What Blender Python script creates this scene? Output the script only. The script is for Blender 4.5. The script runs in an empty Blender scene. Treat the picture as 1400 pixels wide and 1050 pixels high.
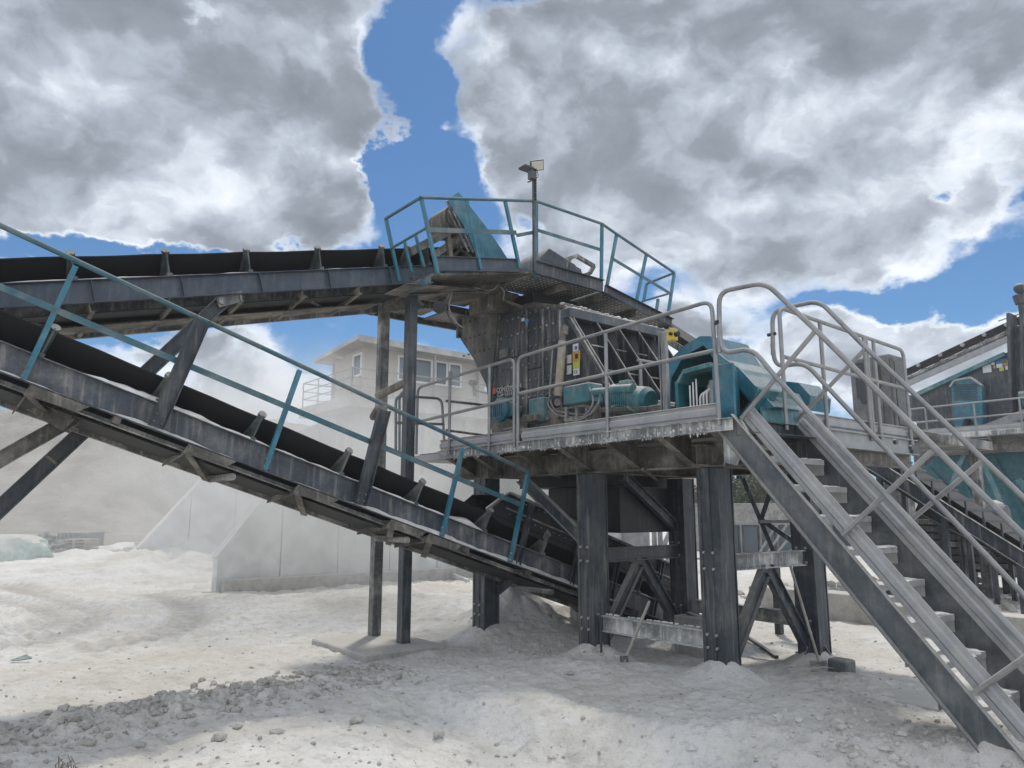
import bpy, math, random
import numpy as np
from mathutils import Vector, Matrix
random.seed(7)
rng = np.random.default_rng(5)
R = math.radians
sc = bpy.context.scene
COL = sc.collection

# ------------------------------------------------------------------ camera
EYE = Vector((0, 0, 1.92)); PITCH = R(9.8); FPX = 1011.0
cd = bpy.data.cameras.new('camera'); cam = bpy.data.objects.new('camera', cd); COL.objects.link(cam)
cam.location = EYE; cam.rotation_euler = (R(90) + PITCH, 0, 0)
cd.sensor_width = 36; cd.lens = 36 * FPX / 1400; cd.clip_start = .05; cd.clip_end = 6000
sc.camera = cam
# ------------------------------------------------------------------ sun and exposure
SUN_DIR = Vector((.16, 1.5, 2.85)).normalized()
sl = bpy.data.lights.new('sun', 'SUN'); sl.energy = 2.4; sl.angle = R(4); sl.color = (1, .94, .83)
so = bpy.data.objects.new('sun', sl); COL.objects.link(so)
so.rotation_euler = SUN_DIR.to_track_quat('Z', 'Y').to_euler(); so.location = (0, 0, 60)
sc.view_settings.view_transform = 'Standard'; sc.view_settings.look = 'None'
sc.view_settings.exposure = 0; sc.view_settings.gamma = 1; sc.view_settings.use_curve_mapping = False
sc.render.engine = 'CYCLES'
sc.cycles.max_bounces = 8; sc.cycles.diffuse_bounces = 3; sc.cycles.volume_bounces = 1
sc.cycles.volume_step_rate = 1.0; sc.cycles.volume_max_steps = 256
sc.cycles.use_denoising = True

# ------------------------------------------------------------------ plan axes of the plant and sight lines
U = Vector((-.6225, .7826, 0)); V = Vector((.7826, .6225, 0)); Z = Vector((0, 0, 1))
def W(u, v, z): return U * u + V * v + Z * z
def ray(px, py):
    x = (px - 700) / FPX; y = -(py - 525) / FPX
    c, s = math.cos(PITCH), math.sin(PITCH)
    return Vector((x, c - y * s, s + y * c))
def hit(px, py, n, d):
    r = ray(px, py); return EYE + r * ((d - n.dot(EYE)) / n.dot(r))
def PU(px, py, u): return hit(px, py, U, u)
def PV(px, py, v): return hit(px, py, V, v)
def PZ(px, py, z=0): return hit(px, py, Z, z)
def PY(px, py, d): return hit(px, py, Vector((0, 1, 0)), d)

# ------------------------------------------------------------------ node helpers
class NT:
    def __init__(s, tree): s.t = tree; s.n = tree.nodes; s.l = tree.links
    def new(s, kind, **k):
        n = s.n.new(kind)
        for a, b in k.items(): setattr(n, a, b)
        return n
    def put(s, sock, v):
        if hasattr(v, 'is_output') or isinstance(v, bpy.types.NodeSocket): s.l.new(v, sock)
        else: sock.default_value = v
    def math(s, op, a, b=0.0, c=0.0, clamp=False):
        n = s.new('ShaderNodeMath', operation=op); n.use_clamp = clamp
        s.put(n.inputs[0], a); s.put(n.inputs[1], b); s.put(n.inputs[2], c); return n.outputs[0]
    def vmath(s, op, a, b=(0, 0, 0)):
        n = s.new('ShaderNodeVectorMath', operation=op); s.put(n.inputs[0], a); s.put(n.inputs[1], b)
        return n.outputs['Value'] if op in ('LENGTH', 'DOT_PRODUCT', 'DISTANCE') else n.outputs[0]
    def ramp(s, v, a, b, lo=0.0, hi=1.0, smooth=True):
        n = s.new('ShaderNodeMapRange'); n.interpolation_type = 'SMOOTHSTEP' if smooth else 'LINEAR'
        s.put(n.inputs['Value'], v); n.inputs['From Min'].default_value = a; n.inputs['From Max'].default_value = b
        n.inputs['To Min'].default_value = lo; n.inputs['To Max'].default_value = hi; return n.outputs[0]
    def mix(s, f, a, b, kind='MIX'):
        n = s.new('ShaderNodeMix', data_type='RGBA', blend_type=kind)
        s.put(n.inputs[0], f)
        for i, v in ((6, a), (7, b)):
            s.put(n.inputs[i], (*v, 1) if isinstance(v, tuple) and len(v) == 3 else v)
        return n.outputs[2]
    def noise(s, vec, scale, detail=6, rough=.55, dist=0.0, out=0):
        n = s.new('ShaderNodeTexNoise'); s.put(n.inputs['Vector'], vec)
        n.inputs['Scale'].default_value = scale; n.inputs['Detail'].default_value = detail
        n.inputs['Roughness'].default_value = rough; n.inputs['Distortion'].default_value = dist
        return n.outputs[out]
    def scale(s, vec, k, off=(0, 0, 0)):
        n = s.new('ShaderNodeMapping'); s.put(n.inputs[0], vec); n.inputs['Scale'].default_value = k
        n.inputs['Location'].default_value = off; return n.outputs[0]

# ------------------------------------------------------------------ world: sky with broken cumulus
world = bpy.data.worlds.new('World'); sc.world = world; world.use_nodes = True
w = NT(world.node_tree); w.n.clear()
skyt = w.new('ShaderNodeTexSky', sky_type='NISHITA'); skyt.sun_disc = False
skyt.sun_elevation = math.asin(SUN_DIR.z); skyt.sun_rotation = math.atan2(SUN_DIR.x, SUN_DIR.y)
skyt.altitude = 400; skyt.air_density = 1.0; skyt.dust_density = .6; skyt.ozone_density = 2.2
blue = w.mix(1.0, skyt.outputs[0], (.54, .84, 1.06), 'MULTIPLY')
gen = w.new('ShaderNodeTexCoord').outputs['Generated']
D0 = w.vmath('NORMALIZE', gen)
sep = w.new('ShaderNodeSeparateXYZ'); w.put(sep.inputs[0], D0)
up = w.math('MAXIMUM', sep.outputs[2], 0.0)
# cloud layer coordinates: flattened towards the horizon like a real deck of cumulus
P = w.vmath('MULTIPLY', D0, (2.1, 2.1, 2.9))
def vscale(v, k):
    n = w.new('ShaderNodeVectorMath', operation='SCALE'); w.put(n.inputs[0], v); n.inputs['Scale'].default_value = k; return n.outputs[0]
wv = w.vmath('SUBTRACT', w.noise(P, 1.4, 3, .5, 0, 1), (.5, .5, .5))
wvf = w.vmath('SUBTRACT', w.noise(P, 8.0, 6, .62, 0, 1), (.5, .5, .5))
P2 = w.vmath('ADD', w.vmath('ADD', P, vscale(wv, .35)), vscale(wvf, .09))
wvm = w.vmath('SUBTRACT', w.noise(P, 4.6, 4, .55, 0, 1), (.5, .5, .5))
Dw = w.vmath('ADD', w.vmath('ADD', D0, vscale(wv, .13)), w.vmath('ADD', vscale(wvm, .10), vscale(wvf, .06)))
def billow(p):
    a = w.noise(p, 2.1, 4, .5); b = w.noise(p, 5.2, 9, .62); c = w.noise(p, 17.0, 6, .62)
    s_ = w.math('ADD', w.math('MULTIPLY', a, .9), w.math('MULTIPLY', b, .75)); return w.math('ADD', s_, w.math('MULTIPLY', c, .26))
nb = billow(P2)
# the same clouds a little nearer the sun: the difference is which side of each billow is lit
def soft(p): return w.math('ADD', w.math('MULTIPLY', w.noise(p, 2.4, 3, .45), 1.0), w.math('MULTIPLY', w.noise(p, 6.0, 5, .55), .42))
nb_s = soft(P2); nb_sun = soft(w.vmath('ADD', P2, (.01, -.02, .11)))
def dirpx(px, py): return ray(px, py).normalized()
def blob(px, py, rx, rz, wgt, inner=.25):
    """A bank of cloud (or, negative, a gap in it) lying in one direction of the sky."""
    c = dirpx(px, py)
    d = w.vmath('MULTIPLY', w.vmath('SUBTRACT', Dw, tuple(c)), (1 / rx, 1 / max(rx, rz), 1 / rz))
    return w.math('MULTIPLY', w.ramp(w.vmath('LENGTH', d), inner, 1.0, 1, 0), wgt)
BLOBS = [(220, 110, .44, .26, .60), (60, 250, .36, .13, .40), (330, 270, .28, .11, .40), (450, 130, .12, .20, .35), (100, 60, .3, .2, .3),
         (760, 130, .19, .15, .55), (1000, 90, .36, .20, .65), (1290, 90, .34, .22, .60), (900, 250, .26, .18, .55), (1060, 330, .20, .11, .42),
         (1320, 275, .08, .040, .34), (1200, 330, .09, .07, .34), (720, 200, .08, .11, .35), (800, 330, .12, .09, .42),
         (1080, 490, .32, .062, .60), (1250, 450, .18, .038, .50), (1300, 515, .26, .06, .55), (940, 445, .11, .040, .5), (650, 505, .2, .04, .12),
         (574, 154, .045, .045, .78, 0.0), (330, 490, .22, .055, .46), (400, 555, .16, .07, .46), (260, 460, .10, .03, .35), (150, 356, .12, .014, .30)]
GAPS = [(560, 40, .038, .16, -.60), (552, 230, .045, .11, -.65), (600, 300, .10, .08, -.65), (635, 235, .050, .08, -.55), (590, 20, .05, .05, -.35), (612, 120, .024, .07, -.40), (566, 130, .050, .11, -.75), (532, 115, .045, .10, -.70), (545, 200, .04, .05, -.5), (575, 215, .060, .06, -.55),
        (250, 345, .46, .026, -.70), (500, 385, .10, .06, -.5), (705, 6, .05, .03, -.45), (905, 0, .02, .02, -.35),
        (1320, 385, .16, .05, -.60), (1385, 255, .045, .03, -.55), (1255, 268, .024, .014, -.4), (1200, 402, .12, .024, -.50), (1000, 462, .06, .022, -.55), (950, 482, .03, .012, -.25),
        (258, 42, .040, .018, -.55), (735, 300, .028, .030, -.50), (480, 470, .10, .03, -.36), (620, 440, .10, .05, -.42), (260, 540, .05, .02, -.30)]
fld = None
for b in BLOBS + GAPS: fld = blob(*b) if fld is None else w.math('ADD', fld, blob(*b))
# beyond the part of the sky worked out above the broken deck goes on, its unseen cover added to lift the ambient
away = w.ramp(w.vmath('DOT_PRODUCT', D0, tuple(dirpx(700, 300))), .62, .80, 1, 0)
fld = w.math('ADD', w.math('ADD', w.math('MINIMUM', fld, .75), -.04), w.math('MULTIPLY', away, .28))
dens = w.math('ADD', fld, w.math('MULTIPLY', w.math('SUBTRACT', nb, .955), .95))
cover = w.ramp(dens, -.10, .42)
lit = w.math('MULTIPLY', w.math('SUBTRACT', nb_s, nb_sun), 2.3)
thick = w.ramp(dens, .02, .68)
slow = w.math('SUBTRACT', w.noise(P2, 1.35, 5, .5), .5)
fleck = w.math('MULTIPLY', w.math('SUBTRACT', w.noise(P2, 7.0, 8, .58), .5), .50)
shade = w.math('ADD', w.math('ADD', w.math('MULTIPLY', thick, .66), fleck), w.math('ADD', w.math('MULTIPLY', slow, 1.3), w.math('MULTIPLY', lit, -1.0)))
cr = w.new('ShaderNodeValToRGB'); # clouds seen with the sun behind them are grey below, unseen ones across from the sun are brightened as added fill light
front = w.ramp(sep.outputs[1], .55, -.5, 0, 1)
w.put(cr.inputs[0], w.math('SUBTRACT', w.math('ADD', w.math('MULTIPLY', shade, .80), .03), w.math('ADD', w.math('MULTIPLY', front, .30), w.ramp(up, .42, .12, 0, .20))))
e = cr.color_ramp.elements
e[0].position = 0.0; e[0].color = (.98, 1.03, 1.10, 1)
e[1].position = 1.0; e[1].color = (.235, .268, .315, 1)
for p, c in ((.20, (.80, .865, .95, 1)), (.42, (.51, .57, .655, 1)), (.66, (.32, .36, .42, 1))):
    x = cr.color_ramp.elements.new(p); x.color = c
bgs = w.new('ShaderNodeBackground'); w.put(bgs.inputs[0], blue); bgs.inputs[1].default_value = .09
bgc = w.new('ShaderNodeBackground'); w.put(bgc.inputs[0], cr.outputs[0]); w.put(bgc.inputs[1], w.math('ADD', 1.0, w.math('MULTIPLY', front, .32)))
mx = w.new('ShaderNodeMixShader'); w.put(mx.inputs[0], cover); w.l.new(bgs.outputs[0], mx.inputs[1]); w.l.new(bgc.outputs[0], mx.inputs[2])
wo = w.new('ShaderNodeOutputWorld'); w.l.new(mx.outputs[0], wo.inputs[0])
world.cycles.sampling_method = 'MANUAL'; world.cycles.sample_map_resolution = 512

# ------------------------------------------------------------------ materials
DUSTC = (.50, .475, .43)
def base_mat(name):
    m = bpy.data.materials.new(name); m.use_nodes = True
    t = NT(m.node_tree); return m, t, t.n['Principled BSDF']
def dusty(name, col, dust=.35, top=.9, drip=.4, rough=.5, metal=0.0, dcol=DUSTC, var=.25, bump=.15, fine=1.0):
    """Painted or zinc-coated steel with limestone dust: patches, vertical runs and what settles on upward faces."""
    m, t, b = base_mat(name)
    geo = t.new('ShaderNodeNewGeometry'); pos = geo.outputs['Position']
    n1 = t.noise(pos, 2.3 * fine, 9, .62); n2 = t.noise(pos, 21 * fine, 6, .65); n3 = t.noise(t.scale(pos, (11, 11, .9)), 1.6 * fine, 7, .6)
    n4 = t.noise(pos, 85, 3, .5)
    sp = t.new('ShaderNodeSeparateXYZ'); t.put(sp.inputs[0], geo.outputs['Normal'])
    upf = t.ramp(sp.outputs[2], .25, .8)
    f = t.math('MULTIPLY', t.ramp(n1, .42, .72), dust * 1.6)
    f = t.math('ADD', f, t.math('MULTIPLY', t.ramp(n3, .48, .75), drip))
    f = t.math('ADD', f, t.math('MULTIPLY', t.ramp(n2, .52, .75), dust * .6))
    f = t.math('ADD', f, t.math('MULTIPLY', t.math('SUBTRACT', n4, .5), dust * .8))
    f = t.math('ADD', f, dust * .18)
    f = t.math('ADD', f, t.math('MULTIPLY', upf, t.math('ADD', t.math('MULTIPLY', n2, .7), .45 * top)), clamp=True) if top > 0 else t.math('ADD', f, 0, clamp=True)
    c1 = tuple(max(0, x * (1 - var)) for x in col); c2 = tuple(x * (1 + var) for x in col)
    base = t.mix(t.ramp(t.noise(pos, 5 * fine, 6, .6), .3, .7), c1, c2)
    d = t.mix(n2, tuple(x * .78 for x in dcol), tuple(min(1, x * 1.12) for x in dcol))
    t.put(b.inputs['Base Color'], t.mix(f, base, d))
    t.put(b.inputs['Roughness'], t.math('ADD', t.math('MULTIPLY', f, .95 - rough), rough, clamp=True))
    t.put(b.inputs['Metallic'], t.math('MULTIPLY', t.math('SUBTRACT', 1.0, f), metal))
    bp = t.new('ShaderNodeBump'); bp.inputs['Strength'].default_value = bump; bp.inputs['Distance'].default_value = .01
    t.put(bp.inputs['Height'], t.math('ADD', t.math('ADD', n2, t.math('MULTIPLY', n4, .5)), t.math('MULTIPLY', f, .8)))
    t.l.new(bp.outputs[0], b.inputs['Normal'])
    return m
M = {}
M['steel'] = dusty('slate_painted_steel', (.016, .026, .038), .08, .8, .24, .42)
M['steelblue'] = dusty('slate_blue_painted_steel', (.030, .048, .074), .06, .55, .10, .42)
M['steeldusty'] = dusty('dust_caked_steel', (.045, .050, .054), .48, 1.0, .50, .6)
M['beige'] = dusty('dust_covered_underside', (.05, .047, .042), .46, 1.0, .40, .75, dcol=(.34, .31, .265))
M['galv'] = dusty('galvanised_steel', (.30, .31, .325), .28, .9, .22, .42, .5, var=.14)
M['galvpipe'] = dusty('galvanised_pipe', (.25, .255, .262), .24, .5, .1, .36, .6, var=.18, dcol=(.42, .40, .365))
M['teal'] = dusty('teal_painted_steel', (.007, .135, .20), .10, .45, .12, .4)
M['tealdull'] = dusty('dusty_teal_steel', (.012, .14, .165), .22, .8, .25, .45)
M['tealdeep'] = dusty('deep_teal_steel', (.005, .105, .130), .04, .4, .06, .42)
M['tealrail'] = dusty('teal_rail_paint', (.010, .095, .13), .45, .7, .05, .42, dcol=(.24, .245, .225))
M['rubber'] = dusty('black_conveyor_rubber', (.0045, .0045, .005), .015, .10, .015, .75, dcol=(.16, .15, .14), bump=.05)
M['black'] = dusty('black_painted_steel', (.005, .006, .008), .02, .6, .05, .5)
M['plate'] = dusty('scratched_dark_plate', (.016, .021, .028), .09, .9, .50, .42, dcol=(.36, .35, .33))
M['inlet'] = dusty('grimy_inlet_plate', (.035, .038, .036), .30, .9, .45, .6, dcol=(.30, .285, .25))
M['sidech'] = dusty('dusty_conveyor_channel', (.024, .036, .054), .20, 1.0, .34, .5, dcol=(.44, .42, .38))
M['stringm'] = dusty('grey_blue_stringer_paint', (.050, .062, .075), .12, .9, .16, .42)
M['idlerm'] = dusty('dark_idler_steel', (.020, .040, .045), .30, .9, .2, .5, dcol=(.34, .32, .29))
M['tan'] = dusty('dust_coated_tan', (.33, .28, .20), .4, .7, .2, .6)
M['edge'] = dusty('drip_stained_edge', (.10, .11, .12), .55, 1.0, 1.0, .6, dcol=(.62, .61, .58))
M['dust'] = dusty('settled_white_dust', (.60, .585, .55), .3, .6, 0, .95, dcol=(.66, .645, .61), bump=.5)
M['concrete'] = dusty('pale_concrete', (.36, .345, .315), .45, .8, .3, .85, dcol=(.5, .48, .44))
M['concdark'] = dusty('weathered_concrete', (.22, .215, .20), .4, .8, .35, .85, dcol=(.42, .40, .37))
M['wallwhite'] = dusty('white_retaining_wall', (.60, .61, .60), .35, .6, .25, .85, dcol=(.52, .51, .48), fine=.3)
M['plaster'] = dusty('beige_plaster', (.42, .375, .335), .18, .4, .12, .85, dcol=(.5, .47, .43), fine=.3, var=.05)
M['roofm'] = dusty('roof_sheet', (.38, .37, .36), .2, .4, .1, .6, fine=.3)
M['white'] = dusty('white_frame', (.74, .74, .72), .1, .4, .1, .5, var=.05)
M['yellow'] = dusty('yellow_plastic', (.55, .40, .03), .15, .6, .1, .4)
M['wood'] = dusty('weathered_wood', (.27, .24, .20), .35, .7, .2, .8)
M['grate'] = dusty('checker_plate', (.10, .105, .11), .35, .9, .2, .5, dcol=(.36, .345, .32))
M['cab'] = dusty('dusty_grey_cab_paint', (.085, .088, .092), .38, .9, .3, .55, dcol=(.26, .255, .24))
M['fabric'] = dusty('pale_green_tarpaulin', (.30, .42, .38), .3, .7, .1, .8)
M['leaf'] = dusty('dusty_leaf', (.045, .075, .030), .10, .35, 0, .6, dcol=(.22, .22, .17), fine=2)
M['bark'] = dusty('bark', (.10, .08, .06), .3, .6, .3, .9)
def flat(name, col, rough=.5, metal=0):
    m, t, b = base_mat(name)
    n = t.noise(t.new('ShaderNodeNewGeometry').outputs['Position'], 30, 5, .6)
    t.put(b.inputs['Base Color'], t.mix(t.ramp(n, .3, .8), col, tuple(x * .72 + .05 for x in col)))
    b.inputs['Roughness'].default_value = rough; b.inputs['Metallic'].default_value = metal
    return m
M['red'] = flat('red_print', (.5, .05, .04)); M['stickw'] = flat('white_sticker', (.68, .68, .68)); M['stickb'] = flat('blue_print', (.04, .16, .42))
M['sticko'] = flat('orange_sticker', (.52, .30, .05)); M['sticky'] = flat('yellow_green_sticker', (.50, .52, .06)); M['ink'] = flat('black_ink', (.02, .02, .02))
M['chrome'] = flat('bright_steel', (.5, .5, .5), .25, .9); M['text'] = flat('white_lettering', (.6, .6, .6))
def glassmat():
    m, t, b = base_mat('window_glass')
    n = t.noise(t.new('ShaderNodeNewGeometry').outputs['Position'], 1.2, 4, .5)
    t.put(b.inputs['Base Color'], t.mix(n, (.05, .07, .09), (.12, .15, .17)))
    b.inputs['Roughness'].default_value = .12; b.inputs['Metallic'].default_value = .35
    return m
M['glass'] = glassmat()
M['darkglass'] = flat('dark_cab_glass', (.012, .014, .016), .25)
def lampglass():
    m, t, b = base_mat('lamp_lens'); b.inputs['Base Color'].default_value = (.55, .52, .45, 1); b.inputs['Roughness'].default_value = .3; return m
M['lens'] = lampglass()
def groundmat():
    m, t, b = base_mat('limestone_dust_ground')
    pos = t.new('ShaderNodeNewGeometry').outputs['Position']
    a = t.noise(pos, .35, 8, .6); c = t.noise(pos, 2.2, 9, .65); d = t.noise(pos, 13, 8, .65); f = t.noise(pos, 60, 5, .6)
    base = t.mix(t.ramp(a, .35, .68), (.71, .695, .665), (.60, .56, .50))
    base = t.mix(t.math('MULTIPLY', t.ramp(c, .50, .72), .42), base, (.50, .47, .425))
    base = t.mix(t.math('MULTIPLY', t.ramp(c, .48, .30), .5), base, (.76, .755, .74))
    base = t.mix(t.math('MULTIPLY', t.ramp(d, .54, .68), .45), base, (.40, .38, .35))
    base = t.mix(t.math('MULTIPLY', t.ramp(f, .62, .75), .4), base, (.34, .325, .30))
    mott = t.noise(t.scale(pos, (1, 1.7, 1)), 4.5, 7, .7)
    base = t.mix(t.math('MULTIPLY', t.ramp(mott, .50, .66), .50), base, (.42, .40, .37))
    wr_ = t.new('ShaderNodeAttribute', attribute_name='wear')  # packed dust and stone strip, plus lug bands darkened as painted relief shade
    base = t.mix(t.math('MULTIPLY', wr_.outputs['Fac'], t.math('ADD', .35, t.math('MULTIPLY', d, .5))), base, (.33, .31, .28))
    t.put(b.inputs['Base Color'], base); b.inputs['Roughness'].default_value = .95; b.inputs['Specular IOR Level'].default_value = .15
    b1 = t.new('ShaderNodeBump'); b1.inputs['Strength'].default_value = 1.0; b1.inputs['Distance'].default_value = .06
    t.put(b1.inputs['Height'], t.math('ADD', t.math('ADD', c, t.math('MULTIPLY', d, .55)), t.math('MULTIPLY', f, .18)))
    t.l.new(b1.outputs[0], b.inputs['Normal'])
    return m
M['ground'] = groundmat()
def rockmat(name, c1, c2, sc_=1.0, speck=(.16, .15, .135)):
    m, t, b = base_mat(name)
    g = t.new('ShaderNodeNewGeometry'); pos = g.outputs['Position']
    a = t.noise(pos, 1.1 * sc_, 9, .65); d = t.noise(pos, 9 * sc_, 8, .7); f = t.noise(pos, 45 * sc_, 4, .6)
    base = t.mix(t.ramp(a, .35, .65), c1, c2); base = t.mix(t.math('MULTIPLY', t.ramp(d, .5, .7), .6), base, speck)
    base = t.mix(t.math('MULTIPLY', t.ramp(f, .55, .75), .4), base, (.6, .58, .55))
    t.put(b.inputs['Base Color'], base); b.inputs['Roughness'].default_value = .95; b.inputs['Specular IOR Level'].default_value = .15
    bp = t.new('ShaderNodeBump'); bp.inputs['Strength'].default_value = .9; bp.inputs['Distance'].default_value = .05 / sc_
    t.put(bp.inputs['Height'], t.math('ADD', d, t.math('MULTIPLY', f, .4))); t.l.new(bp.outputs[0], b.inputs['Normal'])
    return m
M['rock'] = rockmat('limestone_lump', (.40, .375, .335), (.52, .50, .46), 3)
M['gravel'] = rockmat('gravel_heap', (.20, .175, .15), (.33, .30, .262), .35, (.12, .11, .10))
M['hill'] = rockmat('quarry_hill', (.27, .23, .19), (.38, .34, .29), .05)

# ------------------------------------------------------------------ mesh builder
def Isec(h, b, tf=.014, tw=.01):
    H, B, w2 = h / 2, b / 2, tw / 2
    return [(-B, -H), (B, -H), (B, -H + tf), (w2, -H + tf), (w2, H - tf), (B, H - tf), (B, H), (-B, H), (-B, H - tf), (-w2, H - tf), (-w2, -H + tf), (-B, -H + tf)]
def Csec(h, b, t=.012, d=1):
    H = h / 2; p = [(0, -H), (b, -H), (b, -H + t), (t, -H + t), (t, H - t), (b, H - t), (b, H), (0, H)]
    return [(x * d, y) for x, y in p]
def Lsec(a, b, t=.008, d=1):
    p = [(0, 0), (a, 0), (a, t), (t, t), (t, b), (0, b)]; return [(x * d, y) for x, y in p]
class MB:
    def __init__(s): s.v = []; s.f = []
    def add(s, vs, fs):
        o = len(s.v); s.v += [tuple(x) for x in vs]; s.f += [tuple(i + o for i in f) for f in fs]; return s
    def box(s, o, a, b, c):
        o, a, b, c = map(Vector, (o, a, b, c))
        vs = [o, o + a, o + a + b, o + b, o + c, o + a + c, o + a + b + c, o + b + c]
        return s.add(vs, [(0, 3, 2, 1), (4, 5, 6, 7), (0, 1, 5, 4), (1, 2, 6, 5), (2, 3, 7, 6), (3, 0, 4, 7)])
    def ubox(s, u0, u1, v0, v1, z0, z1): return s.box(W(u0, v0, z0), U * (u1 - u0), V * (v1 - v0), Z * (z1 - z0))
    def cbox(s, c, X, Y, Zv): return s.box(Vector(c) - (X + Y + Zv) / 2, X, Y, Zv)
    def prof(s, p0, p1, pts, up=Z):
        p0, p1 = Vector(p0), Vector(p1); d = (p1 - p0).normalized(); side = d.cross(up).normalized(); upn = side.cross(d).normalized()
        n = len(pts); vs = [p + side * x + upn * y for p in (p0, p1) for x, y in pts]
        fs = [(i, (i + 1) % n, n + (i + 1) % n, n + i) for i in range(n)] + [tuple(range(n - 1, -1, -1)), tuple(range(n, 2 * n))]
        return s.add(vs, fs)
    def bar(s, p0, p1, wd, h, up=Z):
        a, b = wd / 2, h / 2; return s.prof(p0, p1, [(-a, -b), (a, -b), (a, b), (-a, b)], up)
    def prism(s, poly, vec):
        vec = Vector(vec); n = len(poly); vs = [Vector(p) for p in poly] + [Vector(p) + vec for p in poly]
        fs = [(i, (i + 1) % n, n + (i + 1) % n, n + i) for i in range(n)] + [tuple(range(n - 1, -1, -1)), tuple(range(n, 2 * n))]
        return s.add(vs, fs)
    def slab(s, poly, th):
        """A plate: polygon thickened along its own normal."""
        p = [Vector(q) for q in poly]; n = Vector()
        for i in range(len(p)): n += p[i].cross(p[(i + 1) % len(p)])
        return s.prism(p, n.normalized() * th)
    def cyl(s, p0, p1, r0, r1=None, n=14, caps=True):
        r1 = r0 if r1 is None else r1; p0, p1 = Vector(p0), Vector(p1); d = (p1 - p0).normalized()
        a = d.orthogonal().normalized(); b = d.cross(a); vs = []
        for p, r in ((p0, r0), (p1, r1)):
            for i in range(n): t = 2 * math.pi * i / n; vs.append(p + (a * math.cos(t) + b * math.sin(t)) * r)
        fs = [(i, (i + 1) % n, n + (i + 1) % n, n + i) for i in range(n)]
        if caps: fs += [tuple(range(n - 1, -1, -1)), tuple(range(n, 2 * n))]
        return s.add(vs, fs)
    def tube(s, pts, r, bend=0.0, n=10, k=5):
        pts = [Vector(p) for p in pts]; path = [pts[0]]
        for i in range(1, len(pts) - 1):
            a, b, c = pts[i - 1], pts[i], pts[i + 1]
            if bend > 0:
                q = min(bend, (a - b).length * .48, (c - b).length * .48); A = b + (a - b).normalized() * q; C = b + (c - b).normalized() * q
                for j in range(k + 1): t = j / k; path.append(A * (1 - t) ** 2 + b * 2 * t * (1 - t) + C * t * t)
            else: path.append(b)
        path.append(pts[-1]); m = len(path); vs = []; fs = []
        d = (path[1] - path[0]).normalized(); a = d.orthogonal().normalized()
        for i, p in enumerate(path):
            d = (path[min(i + 1, m - 1)] - path[max(i - 1, 0)]).normalized(); a = (a - d * a.dot(d)).normalized(); b = d.cross(a)
            for j in range(n): t = 2 * math.pi * j / n; vs.append(p + (a * math.cos(t) + b * math.sin(t)) * r)
        for i in range(m - 1):
            for j in range(n): fs.append((i * n + j, i * n + (j + 1) % n, (i + 1) * n + (j + 1) % n, (i + 1) * n + j))
        fs += [tuple(range(n - 1, -1, -1)), tuple(range((m - 1) * n, m * n))]
        return s.add(vs, fs)
    def ball(s, c, r, nu=10, nv=6, flat_=1.0):
        c = Vector(c); vs = [c + Z * r * flat_]; fs = []
        for i in range(1, nv):
            for j in range(nu):
                a = math.pi * i / nv; t = 2 * math.pi * j / nu; vs.append(c + Vector((math.sin(a) * math.cos(t), math.sin(a) * math.sin(t), math.cos(a) * flat_)) * r)
        vs.append(c - Z * r * flat_); L = len(vs) - 1
        for j in range(nu): fs.append((0, 1 + j, 1 + (j + 1) % nu)); fs.append((L, L - nu + (j + 1) % nu, L - nu + j))
        for i in range(nv - 2):
            for j in range(nu): a = 1 + i * nu; fs.append((a + j, a + nu + j, a + nu + (j + 1) % nu, a + (j + 1) % nu))
        return s.add(vs, fs)
def wloc(o):
    l = Vector((0, 0, 0))
    while o is not None: l += o.location; o = o.parent
    return l
def part(name, mb, mat, parent=None, bevel=0, kind=None, label=None, smooth=True):
    off = wloc(parent)
    me = bpy.data.meshes.new(name); me.from_pydata([(x - off.x, y - off.y, z - off.z) for x, y, z in mb.v], [], mb.f)
    me.materials.append(M[mat] if isinstance(mat, str) else mat)
    if smooth: me.shade_smooth(); me.set_sharp_from_angle(angle=R(32))
    me.validate()
    import bmesh as _b
    bm = _b.new(); bm.from_mesh(me); _b.ops.recalc_face_normals(bm, faces=bm.faces); bm.to_mesh(me); bm.free()
    o = bpy.data.objects.new(name, me); COL.objects.link(o); o.parent = parent
    if bevel:
        b = o.modifiers.new('bevel', 'BEVEL'); b.width = bevel; b.segments = 2; b.limit_method = 'ANGLE'; b.angle_limit = R(40)
    if kind: o['kind'] = kind
    if label: o['label'] = label
    return o
def thing(name, label, cat, loc, group=None):
    o = bpy.data.objects.new(name, None); COL.objects.link(o); o.location = loc; o.empty_display_size = .2
    o['label'] = label; o['category'] = cat
    if group: o['group'] = group
    return o
def tag(o, label, cat, group=None):
    o['label'] = label; o['category'] = cat
    if group: o['group'] = group
    return o
def clone(o, delta, parent):
    c = o.copy(); COL.objects.link(c); c.parent = parent; c.location = o.location + Vector(delta)
    for ch in o.children: clone(ch, (0, 0, 0), c)
    return c
def text_part(name, body, origin, xdir, ydir, size, mat, parent, ext=.002):
    cu = bpy.data.curves.new(name, 'FONT'); cu.body = body; cu.size = size; cu.extrude = ext
    to = bpy.data.objects.new('tmp_text', cu); COL.objects.link(to); bpy.context.view_layer.update()
    me = bpy.data.meshes.new_from_object(to.evaluated_get(bpy.context.evaluated_depsgraph_get()))
    bpy.data.objects.remove(to)
    X = Vector(xdir).normalized(); Y = Vector(ydir).normalized(); N = X.cross(Y); off = wloc(parent)
    mt = Matrix((X, Y, N)).transposed().to_4x4(); mt.translation = Vector(origin) - off
    me.transform(mt); me.materials.clear(); me.materials.append(M[mat])
    o = bpy.data.objects.new(name, me); COL.objects.link(o); o.parent = parent; return o

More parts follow.
